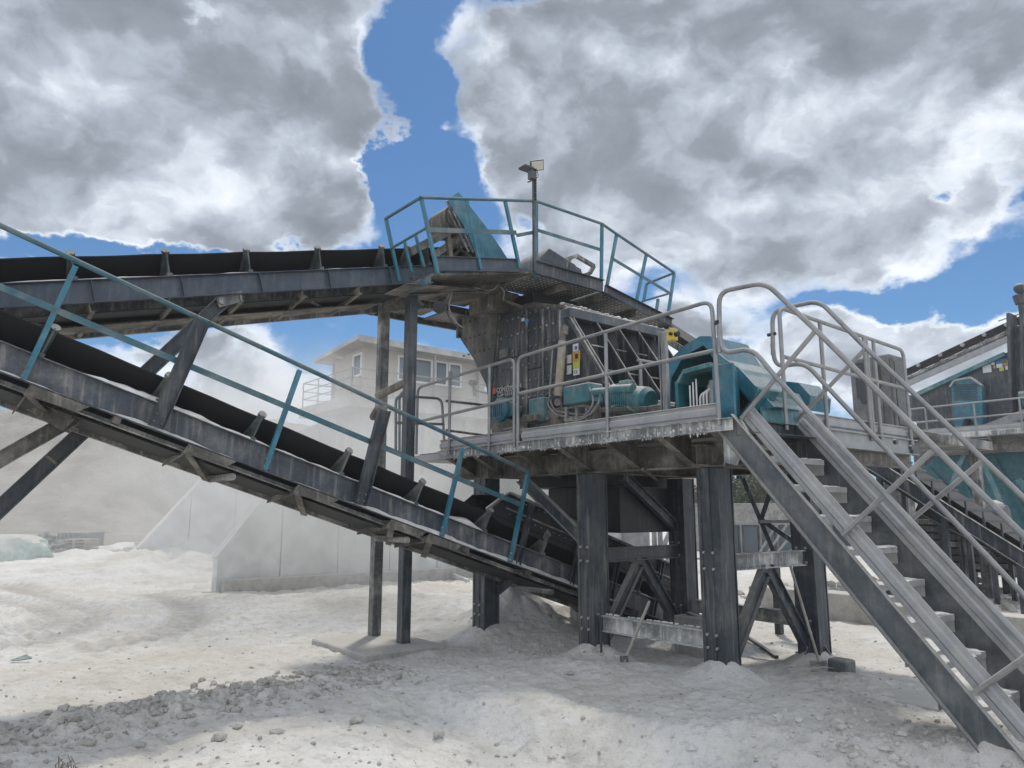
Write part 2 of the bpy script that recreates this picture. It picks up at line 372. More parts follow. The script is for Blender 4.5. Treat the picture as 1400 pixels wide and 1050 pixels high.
# ------------------------------------------------------------------ ground
def vnoise(x, y, seed=0):
    xi = np.floor(x).astype(np.int64); yi = np.floor(y).astype(np.int64); fx = x - xi; fy = y - yi
    fx = fx * fx * fx * (fx * (fx * 6 - 15) + 10); fy = fy * fy * fy * (fy * (fy * 6 - 15) + 10)
    def h(a, b):
        n = (a * 374761393 + b * 668265263 + seed * 974711) & 0xffffffff; n = ((n ^ (n >> 13)) * 1274126177) & 0xffffffff
        return ((n ^ (n >> 16)) & 0xffff) / 65535.0
    return (h(xi, yi) * (1 - fx) + h(xi + 1, yi) * fx) * (1 - fy) + (h(xi, yi + 1) * (1 - fx) + h(xi + 1, yi + 1) * fx) * fy - .5
def fbm(x, y, f, o=4, g=.5, seed=0):
    s = 0; a = 1
    for i in range(o): s = s + a * vnoise(x * f + 17.3 * i, y * f - 9.1 * i, seed + i); f *= 2.03; a *= g
    return s
def sst(a, b, x): t = np.clip((x - a) / (b - a), 0, 1); return t * t * (3 - 2 * t)
COLS = {'C1': (5.35, 7.28), 'C2': (7.22, 7.12), 'C3': (9.24, 6.85), 'C4': (7.35, 9.15), 'C5': (5.30, 9.13), 'C6': (9.35, 8.95)}
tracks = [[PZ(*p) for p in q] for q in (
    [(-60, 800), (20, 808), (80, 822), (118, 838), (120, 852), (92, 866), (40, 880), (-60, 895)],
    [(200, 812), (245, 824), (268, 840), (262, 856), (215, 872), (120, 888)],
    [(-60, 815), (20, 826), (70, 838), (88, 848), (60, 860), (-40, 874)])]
def seg_dist(x, y, poly):
    best = np.full(x.shape, 1e9); arc = np.zeros(x.shape); L = 0
    for a, b in zip(poly[:-1], poly[1:]):
        dx, dy = b.x - a.x, b.y - a.y; l2 = dx * dx + dy * dy; t = np.clip(((x - a.x) * dx + (y - a.y) * dy) / l2, 0, 1)
        d = np.hypot(x - a.x - t * dx, y - a.y - t * dy); mk = d < best; best = np.where(mk, d, best); arc = np.where(mk, L + t * math.sqrt(l2), arc); L += math.sqrt(l2)
    return best, arc
def gh(x, y):
    x = np.asarray(x, float); y = np.asarray(y, float); r = np.hypot(x, y)
    u = x * U.x + y * U.y; v = x * V.x + y * V.y
    near = 1 - sst(30, 60, r)
    h = fbm(x, y, .35, 4, .5, 3) * .10 * sst(2, 6, r) + fbm(x, y, 2.6, 4, .55, 11) * .034 * near + fbm(x, y, 11, 3, .6, 23) * .016 * near
    # ripples of wheel-pressed dust across the open yard
    yard = sst(11, 15, r) * near * (x < 3)
    h = h + yard * (fbm(x * .6, y * 1.5, 2.4, 3, .6, 31) * .09 + np.abs(fbm(x, y * 1.3, 4.2, 3, .6, 33)) * .06)
    for cu, cv in COLS.values():
        d = np.hypot(u - cu, v - cv); h = h + .23 * np.exp(-(d / .34) ** 2)
    for cu, cv, rr, hh in ((9.9, 7.9, .75, .62), (10.6, 8.7, .6, .42), (9.0, 7.6, .8, .12), (6.2, 6.7, .7, .10), (9.6, 5.45, .8, .06), (7.0, 6.4, .5, .08),
                           (3.9, 7.0, .6, .16), (2.15, 6.8, .55, .24), (1.5, 6.2, .8, .22), (3.0, 6.15, .4, .06), (3.7, 5.55, .5, .16), (4.3, 8.5, .5, .08)):
        d = np.hypot(u - cu, v - cv); c = np.exp(-(d / rr) ** 2); h = h + hh * c * (1 + .35 * fbm(x, y, 3.2, 3, .5, 41))
    # the trodden pad under the plant stands above the strip next to the camera
    edge = (v - 4.95) - .42 * (6.15 - u) + .25 * fbm(x, y, 1.3, 3, .5, 51)
    drop = (1 - sst(-.55, .02, edge)) * sst(-1.5, .3, x) * (1 - sst(7.2, 8.4, u))
    h = h - .34 * drop
    # windrow of broken stone in front of the conveyor
    wr = np.exp(-((u - 8.05 - .12 * (v - 2)) / .36) ** 2) * (1 - sst(3.6, 4.6, v))
    h = h + wr * (.10 + .16 * fbm(x, y, 3.7, 4, .6, 61))
    h = h + fbm(x, y, 7.5, 3, .6, 71) * .035 * sst(9.5, 6.0, r) * sst(1.5, 4, r)
    cl = fbm(x, y, 19, 3, .6, 73); h = h + near * (np.abs(cl) * .011 + .006 * cl)
    wear = np.zeros(x.shape)  # packed tracks, with lug bands painted dark for the shading their relief lacks
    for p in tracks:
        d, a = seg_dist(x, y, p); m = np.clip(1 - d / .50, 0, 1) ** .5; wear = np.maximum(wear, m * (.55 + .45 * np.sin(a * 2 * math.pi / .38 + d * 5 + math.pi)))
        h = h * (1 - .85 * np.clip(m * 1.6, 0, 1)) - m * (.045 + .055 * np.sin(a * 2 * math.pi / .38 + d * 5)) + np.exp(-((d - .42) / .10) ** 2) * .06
    # far ground: spoil rises beyond the ramp on the left, slopes of the quarry all round
    left = sst(-9, -15, x) * sst(28, 36, y) * (1 - sst(44, 60, y))
    h = h + left * fbm(x, y, .3, 4, .5, 81) * .9
    h = h + (np.exp(-((x + 11.5) / 3.2) ** 2 - ((y - 30) / 6.5) ** 2)) * (1.0 + .9 * fbm(x, y, .9, 4, .55, 91))
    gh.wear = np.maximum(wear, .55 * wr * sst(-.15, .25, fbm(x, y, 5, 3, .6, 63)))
    return h
def gz(x, y): return float(gh(np.array([x]), np.array([y]))[0])
def GP(px, py):
    p = PZ(px, py); return Vector((p.x, p.y, gz(p.x, p.y)))
ang = np.concatenate([np.linspace(-42, 42, 760), np.linspace(44, 316, 100)]) * math.pi / 180
rad = np.concatenate([[.05, .5, 1.2, 1.9], np.geomspace(2.4, 60, 820), np.geomspace(66, 3500, 26)])
A, Rr = np.meshgrid(ang, rad); X = Rr * np.sin(A); Y = Rr * np.cos(A); H = gh(X, Y); WEAR_SHADE = gh.wear.copy()
na, nr = len(ang), len(rad)
vs = np.stack([X.ravel(), Y.ravel(), H.ravel()], 1)
i = np.arange(nr - 1)[:, None] * na; j = np.arange(na)[None, :]; j2 = (j + 1) % na
q = np.stack([i + j, i + j2, i + na + j2, i + na + j], -1).reshape(-1, 4)
me = bpy.data.meshes.new('ground'); me.vertices.add(len(vs)); me.vertices.foreach_set('co', vs.ravel())
me.loops.add(q.size); me.loops.foreach_set('vertex_index', q[:, ::-1].ravel().astype(np.int32)); me.polygons.add(len(q))
me.polygons.foreach_set('loop_start', np.arange(0, q.size, 4, dtype=np.int32)); me.polygons.foreach_set('loop_total', np.full(len(q), 4, np.int32))
me.update(); me.validate(); me.shade_smooth(); me.materials.append(M['ground'])
at = me.attributes.new('wear', 'FLOAT', 'POINT'); at.data.foreach_set('value', WEAR_SHADE.ravel().astype(np.float32))
gr = bpy.data.objects.new('ground', me); COL.objects.link(gr); gr['kind'] = 'structure'

# hills and the dumped quarry face
def heap(name, pts, mat, depth, nx=90, ny=40, amp=.5, fr=.4, seed=5, kind='structure', foot=None):
    """pts: skyline points (x, y, z) left to right; the face falls towards the camera and ends on the ground."""
    xs = np.array([p[0] for p in pts]); ys = np.array([p[1] for p in pts]); zs = np.array([p[2] for p in pts])
    t = np.linspace(0, 1, nx); s = np.linspace(0, 1, len(pts)); bx = np.interp(t, s, xs); by = np.interp(t, s, ys); bz = np.interp(t, s, zs)
    m = MB(); vv = []
    for k in range(ny):
        f = k / (ny - 1); g = f / .6 if f < .6 else 1 - (f - .6) / .4 * .6
        zz = bz * (g ** .9); dy = -depth * (1 - f / .6) if f < .6 else depth * (f - .6)
        yy = by + dy; n = fbm(bx, yy, fr, 5, .55, seed) * amp * min(1, g * 3)
        for a in range(nx): vv.append((bx[a], yy[a] + n[a], zz[a] + n[a] * .6 - (.4 if k == 0 else 0)))
    ff = [(k * nx + a, k * nx + a + 1, (k + 1) * nx + a + 1, (k + 1) * nx + a) for k in range(ny - 1) for a in range(nx - 1)]
    m.add(vv, ff); return part(name, m, mat, kind=kind)
def sky_pts(px, D): return [tuple(PY(x, y, D)) for x, y in px]
heap('quarry_slope', sky_pts([(-500, 500), (-150, 520), (0, 556), (60, 560), (130, 575), (200, 588), (260, 640), (330, 715), (400, 735)], 58), 'gravel', 16, 140, 60, 2.2, .12, 15)
heap('distant_hills', sky_pts([(-1500, 610), (-400, 560), (150, 560), (300, 578), (380, 571), (450, 590), (520, 612), (900, 655), (1300, 668), (1900, 640), (2800, 655)], 420), 'hill', 90, 160, 24, 10, .02, 25)

# ------------------------------------------------------------------ concrete pads and low walls
def pad(pxs, top, name, label, cat, h=.35, mat='concrete', bevel=.03):
    m = MB(); P_ = [PZ(x, y, top) for x, y in pxs]; m.prism([p - Z * h for p in P_], Z * h)
    o = part(name, m, mat, None, bevel); tag(o, label, cat); return o
m = MB(); m.ubox(8.95, 10.6, 4.7, 5.95, -.3, .11)
tag(part('footing_slab', m, 'concrete', None, .03), 'dust buried concrete footing slab under the two conveyor posts', 'concrete slab')
m = MB(); m.ubox(6.3, 9.0, 13.2, 13.75, -.2, .46)
tag(part('concrete_kerb_wall', m, 'concrete', None, .015), 'low beige concrete wall behind the column at the stairs', 'wall')
m = MB(); m.ubox(3.2, 6.1, 12.6, 13.05, -.2, .42)
tag(part('concrete_kerb_wall', m, 'concrete', None, .015), 'low concrete wall end showing between the stair stringers', 'wall')
m = MB(); m.ubox(3.3, 5.0, 7.9, 9.0, -.2, .05)
tag(part('footing_slab', m, 'concrete', None, .02), 'flat concrete slab on the white ground behind the stair foot', 'concrete slab')
# wing walls of the ramp
def wing(name, u, pxtop, v1, z1, th, label, plinth=None):
    t = thing(name, label, 'wall', PU(pxtop[0][0], pxtop[0][1], u) * 1.0)
    top = [PU(x, y, u) for x, y in pxtop]; a = top[0]; end = top[-1]
    poly = [W(u, a.dot(V), -.3)] + top + ([W(u, v1, z1)] if v1 else [])
    poly += [W(u, poly[-1].dot(V), -.3)]
    # panels of the wall, each a slab between joints
    v0 = a.dot(V); vend = poly[-1].dot(V); step = 1.55; vv = v0
    def ztop(v):
        for p, q in zip(poly[1:-2], poly[2:-1]):
            if p.dot(V) <= v <= q.dot(V) + 1e-6: f = (v - p.dot(V)) / max(1e-6, q.dot(V) - p.dot(V)); return p.z + (q.z - p.z) * f
        return poly[-2].z
    ks = sorted(set([v0, vend] + [p.dot(V) for p in poly[1:-1]])) 
    while vv < vend - .05:
        e = min(vv + step, vend); mm = [vv + .012] + [k for k in ks if vv + .02 < k < e - .02] + [e - .012]
        pm = MB(); pp = [W(u, x, -.3) for x in (mm[0], mm[-1])][::-1] + [W(u, x, ztop(x)) for x in mm]
        pm.prism(pp, U * th); part('wall_panel', pm, 'wallwhite', t, .012); vv = e
    cap = MB(); 
    for p, q in zip(poly[1:-2], poly[2:-1]): cap.bar(p + U * th / 2 + Z * .04, q + U * th / 2 + Z * .04, th + .10, .10, Z)
    part('coping', cap, 'wallwhite', t)
    if plinth: pm = MB(); pm.ubox(u - .25, u, v0 + .1, vend, -.3, plinth); part('plinth', pm, 'concrete', t, .02)
    return t
wing('retaining_wall', 18.5, [(297, 766), (356, 692), (398, 650)], 21.0, 3.0, .35, 'nearer pale ramp wall with sloping top edge behind the conveyor', .33)
wing('retaining_wall', 27.5, [(190, 752), (280, 655), (345, 612)], 13.0, 5.6, .35, 'farther pale ramp wall sloping down to the rubble on the left')

# ------------------------------------------------------------------ control house on its slab
hu, hv = 25.5, PU(497, 500, 25.5).dot(V)
zs = W(0, 0, 0).z + PU(487, 540, 24.5).z
house = thing('control_house', 'beige plastered control house with overhanging roof on a concrete slab', 'building', W(hu, hv, 0))
hv0 = hv; hu1 = PV(455, 520, hv).dot(U); hv1 = PU(655, 520, hu).dot(V)
ztl = PV(455, 492, hv).z; ztc = PU(497, 462, hu).z; ztr = PU(655, 489, hu).z
m = MB()
# right wall with real openings for the windows: built from strips
wtop = PU(543, 485, hu).z; wbot = PU(543, 520, hu).z
wx = [(543.5, 591), (594.5, 612), (613.5, 631)]
vw = [(PU(a, 500, hu).dot(V), PU(b, 500, hu).dot(V)) for a, b in wx]
zt = min(ztc, ztr)
edges = [hv0]
for a, b in vw: edges += [a, b]
edges.append(hv1)
m.prism([W(hu, hv0, zs), W(hu, hv1, zs), W(hu, hv1, wbot), W(hu, hv0, wbot)], U * .25)
m.prism([W(hu, hv0, wtop), W(hu, hv1, wtop), W(hu, hv1, ztr + .1), W(hu, hv0, ztc + .1)], U * .25)
for k in range(0, len(edges), 2): m.prism([W(hu, edges[k], wbot), W(hu, edges[k + 1], wbot), W(hu, edges[k + 1], wtop), W(hu, edges[k], wtop)], U * .25)
part('front_wall', m, 'plaster', house)
la, lb = PV(482.5, 500, hv).dot(U), PV(494.5, 500, hv).dot(U); lz1, lz0 = PV(488, 484, hv).z, PV(488, 515, hv).z
m = MB(); lu = hu + .25
for (a, b, z0, z1) in ((lu, min(la, lb), zs, 9), (max(la, lb), hu1, zs, 9), (min(la, lb), max(la, lb), zs, lz0), (min(la, lb), max(la, lb), lz1, 9)):
    f0 = (a - hu) / (hu1 - hu); f1 = (b - hu) / (hu1 - hu); za = min(z1, ztc + (ztl - ztc) * f0); zb = min(z1, ztc + (ztl - ztc) * f1)
    m.prism([W(a, hv, z0), W(b, hv, z0), W(b, hv, zb if z1 > 8 else z1), W(a, hv, za if z1 > 8 else z1)], V * .25)
part('side_wall', m, 'plaster', house)
m = MB(); m.ubox(hu1 - .2, hu1, hv + .25, hv1, zs, ztl); m.ubox(hu + .25, hu1 - .2, hv1 - .25, hv1, zs, ztr); part('back_wall', m, 'plaster', house)
def window(name, p00, du, dz, nrm, parent, mull=0, fm='white'):
    """p00 lower corner, du across, dz up, nrm outward."""
    f = MB(); t_ = .07; X_ = du.normalized()
    f.box(p00 - nrm * .06, du, nrm * .09, Z * t_); f.box(p00 - nrm * .06 + dz - Z * t_, du, nrm * .09, Z * t_)
    f.box(p00 - nrm * .06 + Z * t_, X_ * t_, nrm * .09, dz - Z * 2 * t_); f.box(p00 - nrm * .06 + du - X_ * t_ + Z * t_, X_ * t_, nrm * .09, dz - Z * 2 * t_)
    for k in range(mull): f.box(p00 - nrm * .06 + du * (k + 1) / (mull + 1) + Z * t_, X_ * t_, nrm * .08, dz - Z * 2 * t_)
    fr = part(name, f, fm, parent); g = MB(); g.box(p00 - nrm * .05 + X_ * .03 + Z * .03, du - X_ * .06, nrm * .02, dz - Z * .06); part('pane', g, 'glass', fr)
    return fr
for (a, b) in vw: window('window', W(hu, a, wbot), V * (b - a), Z * (wtop - wbot), -U, house)
window('window', W(la, hv, lz0), U * (lb - la), Z * (lz1 - lz0), -V, house)
# roof
m = MB(); o_ = .75
rn = [PU(491, 456, hu - .8), PU(660, 486, hu - .8)]; rl = PV(439, 484.5, hv - .9)
A0 = PU(491, 457, hu - .8); B0 = A0 + (PU(655, 485.5, hu - .8) - A0) * 1.6; C0 = PV(440, 485, A0.dot(V)); 
m.prism([A0, B0, B0 + (C0 - A0) * 1.25, C0 + (C0 - A0) * .25], -Z * .16)
part('roof', m, 'roofm', house)
m = MB(); m.bar(A0 - Z * .2 - U * .04, B0 - Z * .2 - U * .04, .1, .14); m.cyl(W(hu1 - .1, hv - .06, zs), W(hu1 - .1, hv - .06, ztl - .2), .045); part('gutter', m, 'roofm', house)
# slab and lower storey
su0 = 24.5; sv0 = hv - 1.0; svL = PV(409, 558, sv0).dot(U)
m = MB(); m.ubox(su0, svL, sv0, hv1 + 4, zs - .42, zs - .002); part('floor_slab', m, 'concrete', house, .02)
m = MB(); m.ubox(hu - .1, hu + .2, hv - .1, hv1 + 3.5, -.2, zs - .42); m.ubox(hu + .2, svL - .8, hv - .1, hv + .2, -.2, zs - .42); part('lower_wall', m, 'concrete', house)
m = MB()
for vv in (hv + .9, hv + 2.6, hv + 4.6): m.ubox(hu - .35, hu - .1, vv, vv + .3, -.2, zs - .42)
part('pilaster', m, 'concrete', house); 
window('window', W(hu + 1.0, hv - .1, zs - 2.4), U * .9, Z * 1.3, -V, house)
window('window', W(hu - .1, hv + 1.4, zs - 2.2), V * .9, Z * 1.2, -U, house)
# balcony railing posts and rails are parts of the house
def brail(p0, p1, n):
    m = MB(); 
    for hh in (.35, .68, 1.02): m.tube([p0 + Z * hh, p1 + Z * hh], .020 if hh < 1 else .026, n=6)
    part('balcony_rail', m, 'galvpipe', house)
    for k in range(n + 1):
        p = p0.lerp(p1, k / n); mm = MB(); mm.tube([p, p + Z * 1.02], .026, n=6); part('balcony_post', mm, 'galvpipe', house)
brail(W(su0 + .1, sv0 + .1, zs), W(su0 + .1, hv1 + 3.9, zs), 6); brail(W(su0 + .1, sv0 + .1, zs), W(svL - .1, sv0 + .1, zs), 3)
brail(W(svL - .1, sv0 + .1, zs), W(svL - .1, sv0 + 2.5, zs), 1)
def small_lamp(p, n):
    m = MB(); m.cbox(p + n * .12, U * .26, V * .26, Z * .18); m.cyl(p, p + n * .12, .03); return part('wall_lamp', m, 'white', house)
small_lamp(PV(474, 478, hv), -V); small_lamp(PU(505, 470, hu), -U); small_lamp(PU(637, 490, hu), -U); small_lamp(PV(468, 487, hv), -V)
m = MB(); m.tube([PU(595, 481, su0 + .2), PU(592, 545, su0 + .2)], .05); part('canopy_post', m, 'galvpipe', house)
# lean-to on the right with its opening
m = MB(); hv2 = hv1 + 2.6
m.ubox(hu - .2, hu, hv1 - .15, hv1 + .15, zs, ztr); m.ubox(hu - .2, hu, hv2, hv2 + .2, zs, ztr)
m.ubox(hu, hu + .1, hv1 + .15, hv2, zs, zs + .95); part('terrace_wall', m, 'plaster', house)
m = MB(); p = PU(647, 523, su0); m.ball(p, .20, 8, 6, .9); m.tube([p, p - Z * .55 + V * .1], .07); m.tube([p - Z * .3, p - Z * .38 + V * .7, p - Z * .2 + V * 1.2], .035)
o = part('cable_bundle', m, 'black'); tag(o, 'small dark bundle hung on the balcony railing of the control house', 'bundle')

# ------------------------------------------------------------------ clutter at the far left
t = thing('tarp_pile', 'heap under a pale green tarpaulin at the left edge', 'tarp', PZ(20, 765))
m = MB(); c = PZ(14, 766); nu, nv = 22, 10; vv = []; ff = []
for a in range(nv):
    for b in range(nu):
        th = 2 * math.pi * b / nu; f = a / (nv - 1); rr = (1 - f ** 2.2) ; k = 1 + .12 * math.sin(5 * th + a) + .08 * random.random()
        vv.append(c + Vector((math.cos(th) * 1.45 * (math.cos(f * math.pi / 2) ** .6) * k, math.sin(th) * 1.0 * (math.cos(f * math.pi / 2) ** .6) * k, 1.02 * math.sin(f * math.pi / 2) ** .9)))
for a in range(nv - 1):
    for b in range(nu): ff.append((a * nu + b, a * nu + (b + 1) % nu, (a + 1) * nu + (b + 1) % nu, (a + 1) * nu + b))
m.add(vv, ff); part('tarpaulin', m, 'fabric', t)
m = MB()
for k in range(9): m.ball(c + Vector((random.uniform(-1.5, 1.5), -1.0 + random.random() * .2, .05)), random.uniform(.1, .22), 7, 5, .7)
part('weight_stone', m, 'rock', t, kind='stuff')
t = thing('shipping_box', 'grey sheet metal box standing by the far wall on the left', 'container', PZ(97, 752))
p = PY(76, 748, 36); q = PY(118, 748, 36); m = MB(); hx = q - p
m.box(p, hx, Vector((0, 1.5, 0)), Z * .62 * 1.1); part('body', m, 'cab', t, .01)
m = MB()
for k in range(8): m.box(p + hx * (k / 8 + .02) - Vector((0, .04, 0)), hx * .05, Vector((0, .04, 0)), Z * .62 * 1.05)
part('rib', m, 'cab', t, kind='stuff')
t = thing('pallet_stack', 'stack of whitened pallets in front of the grey box', 'pallets', PZ(98, 757))
p = PY(80, 757, 33.5); hx = Vector((1.25, 0, 0))
for k in range(5):
    m = MB(); z0 = p.z + k * .13
    for j_ in range(3): m.box(Vector((p.x + .05 + j_ * .52, p.y, z0)), Vector((.1, 0, 0)), Vector((0, 1, 0)), Z * .08)
    for j_ in range(6): m.box(Vector((p.x, p.y + j_ * .18, z0 + .08)), Vector((1.25, 0, 0)), Vector((0, .1, 0)), Z * .02)
    part('pallet', m, 'wood', t)
m = MB(); a = PY(-200, 746, 40); b = PY(200, 746, 40); m.box(Vector((a.x, a.y, -.2)), Vector((b.x - a.x, 0, 0)), Vector((0, .3, 0)), Z * .95)
tag(part('yard_wall', m, 'plaster', None, .01), 'long low beige wall at the foot of the quarry slope', 'wall')
# rubble heaps
def rubble(name, centre, rx, ry, n, s0, s1, label, cat, hmax=.5, mat='rock'):
    m = MB()
    for k in range(n):
        a = random.random() * 6.283; r = math.sqrt(random.random()); x = centre.x + rx * r * math.cos(a); y = centre.y + ry * r * math.sin(a)
        s = random.uniform(s0, s1) * (1.3 - r * .6); z = gz(x, y) + hmax * (1 - r) * random.random()
        chunk(m, Vector((x, y, z)), s)
    o = part(name, m, mat, kind='stuff', smooth=False); return o
ICO = None
def chunk(m, c, s):
    global ICO
    if ICO is None:
        import bmesh
        bm = bmesh.new(); bmesh.ops.create_icosphere(bm, subdivisions=1, radius=1); ICO = ([v.co.copy() for v in bm.verts], [tuple(v.index for v in f.verts) for f in bm.faces]); bm.free()
    rot = Matrix.Rotation(random.random() * 6.28, 3, Vector((random.random() - .5, random.random() - .5, random.random() - .5)).normalized())
    sc3 = Vector((random.uniform(.7, 1.3), random.uniform(.6, 1.1), random.uniform(.5, .9))) * s
    vv = []
    for v in ICO[0]:
        q = rot @ v; q = Vector((q.x * sc3.x, q.y * sc3.y, q.z * sc3.z)) * random.uniform(.75, 1.15); vv.append(c + q)
    m.add(vv, ICO[1])
rubble('rubble_heap', Vector((-15.4, 35.0, 0)), 2.9, 1.6, 420, .05, .26, '', '', .7)
rubble('rubble_heap', Vector((-20.6, 33.6, 0)), 1.2, .8, 150, .05, .28, '', '', 1.0, 'cab')
rubble('rubble_heap', Vector((-12.8, 38, 0)), 3.2, 2.4, 420, .05, .34, '', '', 1.3)

# ------------------------------------------------------------------ stones on the ground
def scatter(name, n, region, smin, smax, pw=2.5, mat='rock'):
    m = MB(); k = 0; tries = 0
    while k < n and tries < n * 30:
        tries += 1; p = region()
        if p is None: continue
        s = smin + (smax - smin) * random.random() ** pw; chunk(m, Vector((p.x, p.y, gz(p.x, p.y) + s * .15)), s); k += 1
    return part(name, m, mat, kind='stuff', smooth=False)
def windrow():
    v = random.uniform(-1.5, 4.9); u = random.gauss(8.05 + .12 * (v - 2), .34); p = W(u, v, 0); return p
def anyw():
    p = PZ(random.uniform(-60, 1460), random.uniform(850, 1120)); return p
def underp():
    p = W(random.gauss(7.6, .5), random.gauss(6.9, .35), 0); return p
def farright(): return W(random.uniform(4, 11), random.uniform(14.5, 22), 0)
scatter('stone_windrow', 1900, windrow, .010, .060, 2.2)
def clods():
    p = PZ(random.gauss(1180, 150), random.gauss(1050, 28)); return p if p.y > 3.5 else None
scatter('dust_clods', 900, clods, .008, .05, 2.6, 'ground')
scatter('loose_stones', 2600, anyw, .004, .028, 3)
scatter('loose_stones', 90, underp, .01, .06, 2)
scatter('gravel_spoil', 700, farright, .03, .22, 2)
big = None
spots = [(340, 768 + 170), (265, 940), (488, 985), (440, 975), (380, 1000), (325, 995), (150, 985), (95, 990), (50, 1000), (118, 1004), (615, 1020), (640, 1030), (705, 1045), (838, 1035), (845, 858 + 60), (780, 935), (600, 985), (300, 1010), (230, 975), (545, 930)]
for k, (px, py) in enumerate(spots):
    p = GP(px, py); m = MB(); random.seed(900 + k); chunk(m, p + Z * .02, random.uniform(.045, .075)); o = part('stone', m, 'rock', None, .006)
    tag(o, 'pale limestone lump half sunk in the white dust of the foreground', 'stone', 'larger stones lying in the foreground dust')
random.seed(77)
m = MB()
for k in range(26):
    p = PZ(random.uniform(78, 108), random.uniform(1042, 1060)); b = Vector((p.x, p.y, gz(p.x, p.y)))
    m.tube([b, b + Vector((random.uniform(-.02, .02), 0, .05)), b + Vector((random.uniform(-.05, .05), 0, random.uniform(.06, .13)))], .004, n=4)
part('dry_grass', m, 'bark', kind='stuff')

# ================================================================== CONVEYORS
class FR:
    """Frame of an inclined conveyor: v along plan axis V, t across (plan axis U), n square to the slope."""
    def __init__(s, u0, z0, sl): s.u0, s.z0, s.sl = u0, z0, sl; s.k = math.sqrt(1 + sl * sl); s.S = (V + Z * sl) / s.k; s.N = (Z - V * sl) / s.k
    def p(s, v, t, n): return W(s.u0 + t, v, s.z0 + s.sl * v) + s.N * n
F1 = FR(8.1, 3.33, -.3275); F2 = FR(9.3, 3.925, .2515)
CH = .27; WB = 1.0
def idler(fr, v, parent, lean, dark='idlerm'):
    b = MB(); s = fr.S; y0, y1 = .04, WB - .04
    for t0, t1, td in ((.05, -.0, 1), (WB - .05, WB + .0, -1)):
        b.bar(fr.p(v, t0, CH), fr.p(v, t1, CH + .30), .05, .018, s)
        b.prism([fr.p(v, t0, CH + .005), fr.p(v, t0 + td * .26, CH + .005), fr.p(v, t1 + td * .03, CH + .29)], s * .012)
    b.bar(fr.p(v, .0, CH + .02), fr.p(v, WB, CH + .02), .06, .035, fr.N)
    o = part('idler_bracket', b, dark, parent)
    r = MB()
    r.cyl(fr.p(v, .325, CH + .055), fr.p(v, .02, CH + .30), .038, n=10); r.cyl(fr.p(v, WB - .325, CH + .055), fr.p(v, WB - .02, CH + .30), .038, n=10)
    r.cyl(fr.p(v, .34, CH + .05), fr.p(v, WB - .34, CH + .05), .038, n=10)
    for t0, sg in ((.0, 1), (WB, -1)): r.cyl(fr.p(v, t0, CH + .315), fr.p(v, t0 + sg * .03, CH + .29), .047, n=12)
    part('idler_roller', r, 'idlerm', o)
    return o
def belt(fr, v0, v1, parent, edge=.29, low=.10):
    th = .014; top = [(.055, edge), (.33, low), (WB - .33, low), (WB - .055, edge)]
    m = MB(); n = max(2, int((v1 - v0) / .27)); rows = []
    for k in range(n + 1):
        v = v0 + (v1 - v0) * k / n; sag = .012 * abs(math.sin(v / 1.03 * math.pi))
        rows.append([fr.p(v, t, CH + q - sag) for t, q in top] + [fr.p(v, t, CH + q - sag - th) for t, q in reversed(top)])
    vv = [p for r in rows for p in r]; ff = [(k * 8 + a, k * 8 + (a + 1) % 8, (k + 1) * 8 + (a + 1) % 8, (k + 1) * 8 + a) for k in range(n) for a in range(8)]
    ff += [tuple(range(7, -1, -1)), tuple(range(n * 8, n * 8 + 8))]
    m.add(vv, ff); return part('carrying_belt', m, 'rubber', parent)
def conv_frame(fr, v0, v1, parent, mat, matfar, beams, ret=-.12, beamdrop=.10):
    for t, d, mt in ((.065, 1, mat), (WB - .065, -1, matfar)):
        m = MB(); m.prof(fr.p(v0, t, CH / 2), fr.p(v1, t, CH / 2), Csec(CH, .065 if d > 0 else .065, .009, 1 if d > 0 else -1), fr.N)
        part('side_channel', m, mt, parent)
    m = MB(); m.prism([fr.p(v0, .14, ret), fr.p(v1, .14, ret), fr.p(v1, WB - .14, ret), fr.p(v0, WB - .14, ret)], fr.N * .012); part('return_belt', m, 'rubber', parent)
    for v in beams:
        m = MB(); m.bar(fr.p(v, .02, -.035), fr.p(v, WB - .02, -.035), .07, .07, fr.N); part('cross_beam', m, 'beige', parent)
def conv_point(px, py, fr, t=0): return PU(px, py, fr.u0 + t)

# ---- front (discharge) conveyor
C1o = thing('discharge_conveyor', 'dark belt conveyor in front, falling from the left edge to beneath the crusher', 'conveyor', F1.p(9.6, .5, 0) - Z * .0)
conv_frame(F1, -2.2, 9.75, C1o, 'sidech', 'black', [k * 1.06 - 1.7 for k in range(11)])
belt(F1, -2.2, 9.9, C1o)
for px, py in ((44, 455), (205, 522), (335, 580), (457, 628), (560, 668), (655, 700), (735, 735)):
    idler(F1, PU(px, py, F1.u0 + .03).dot(V), C1o, 0)
for v in (-.85, 8.9): idler(F1, v, C1o, 0)
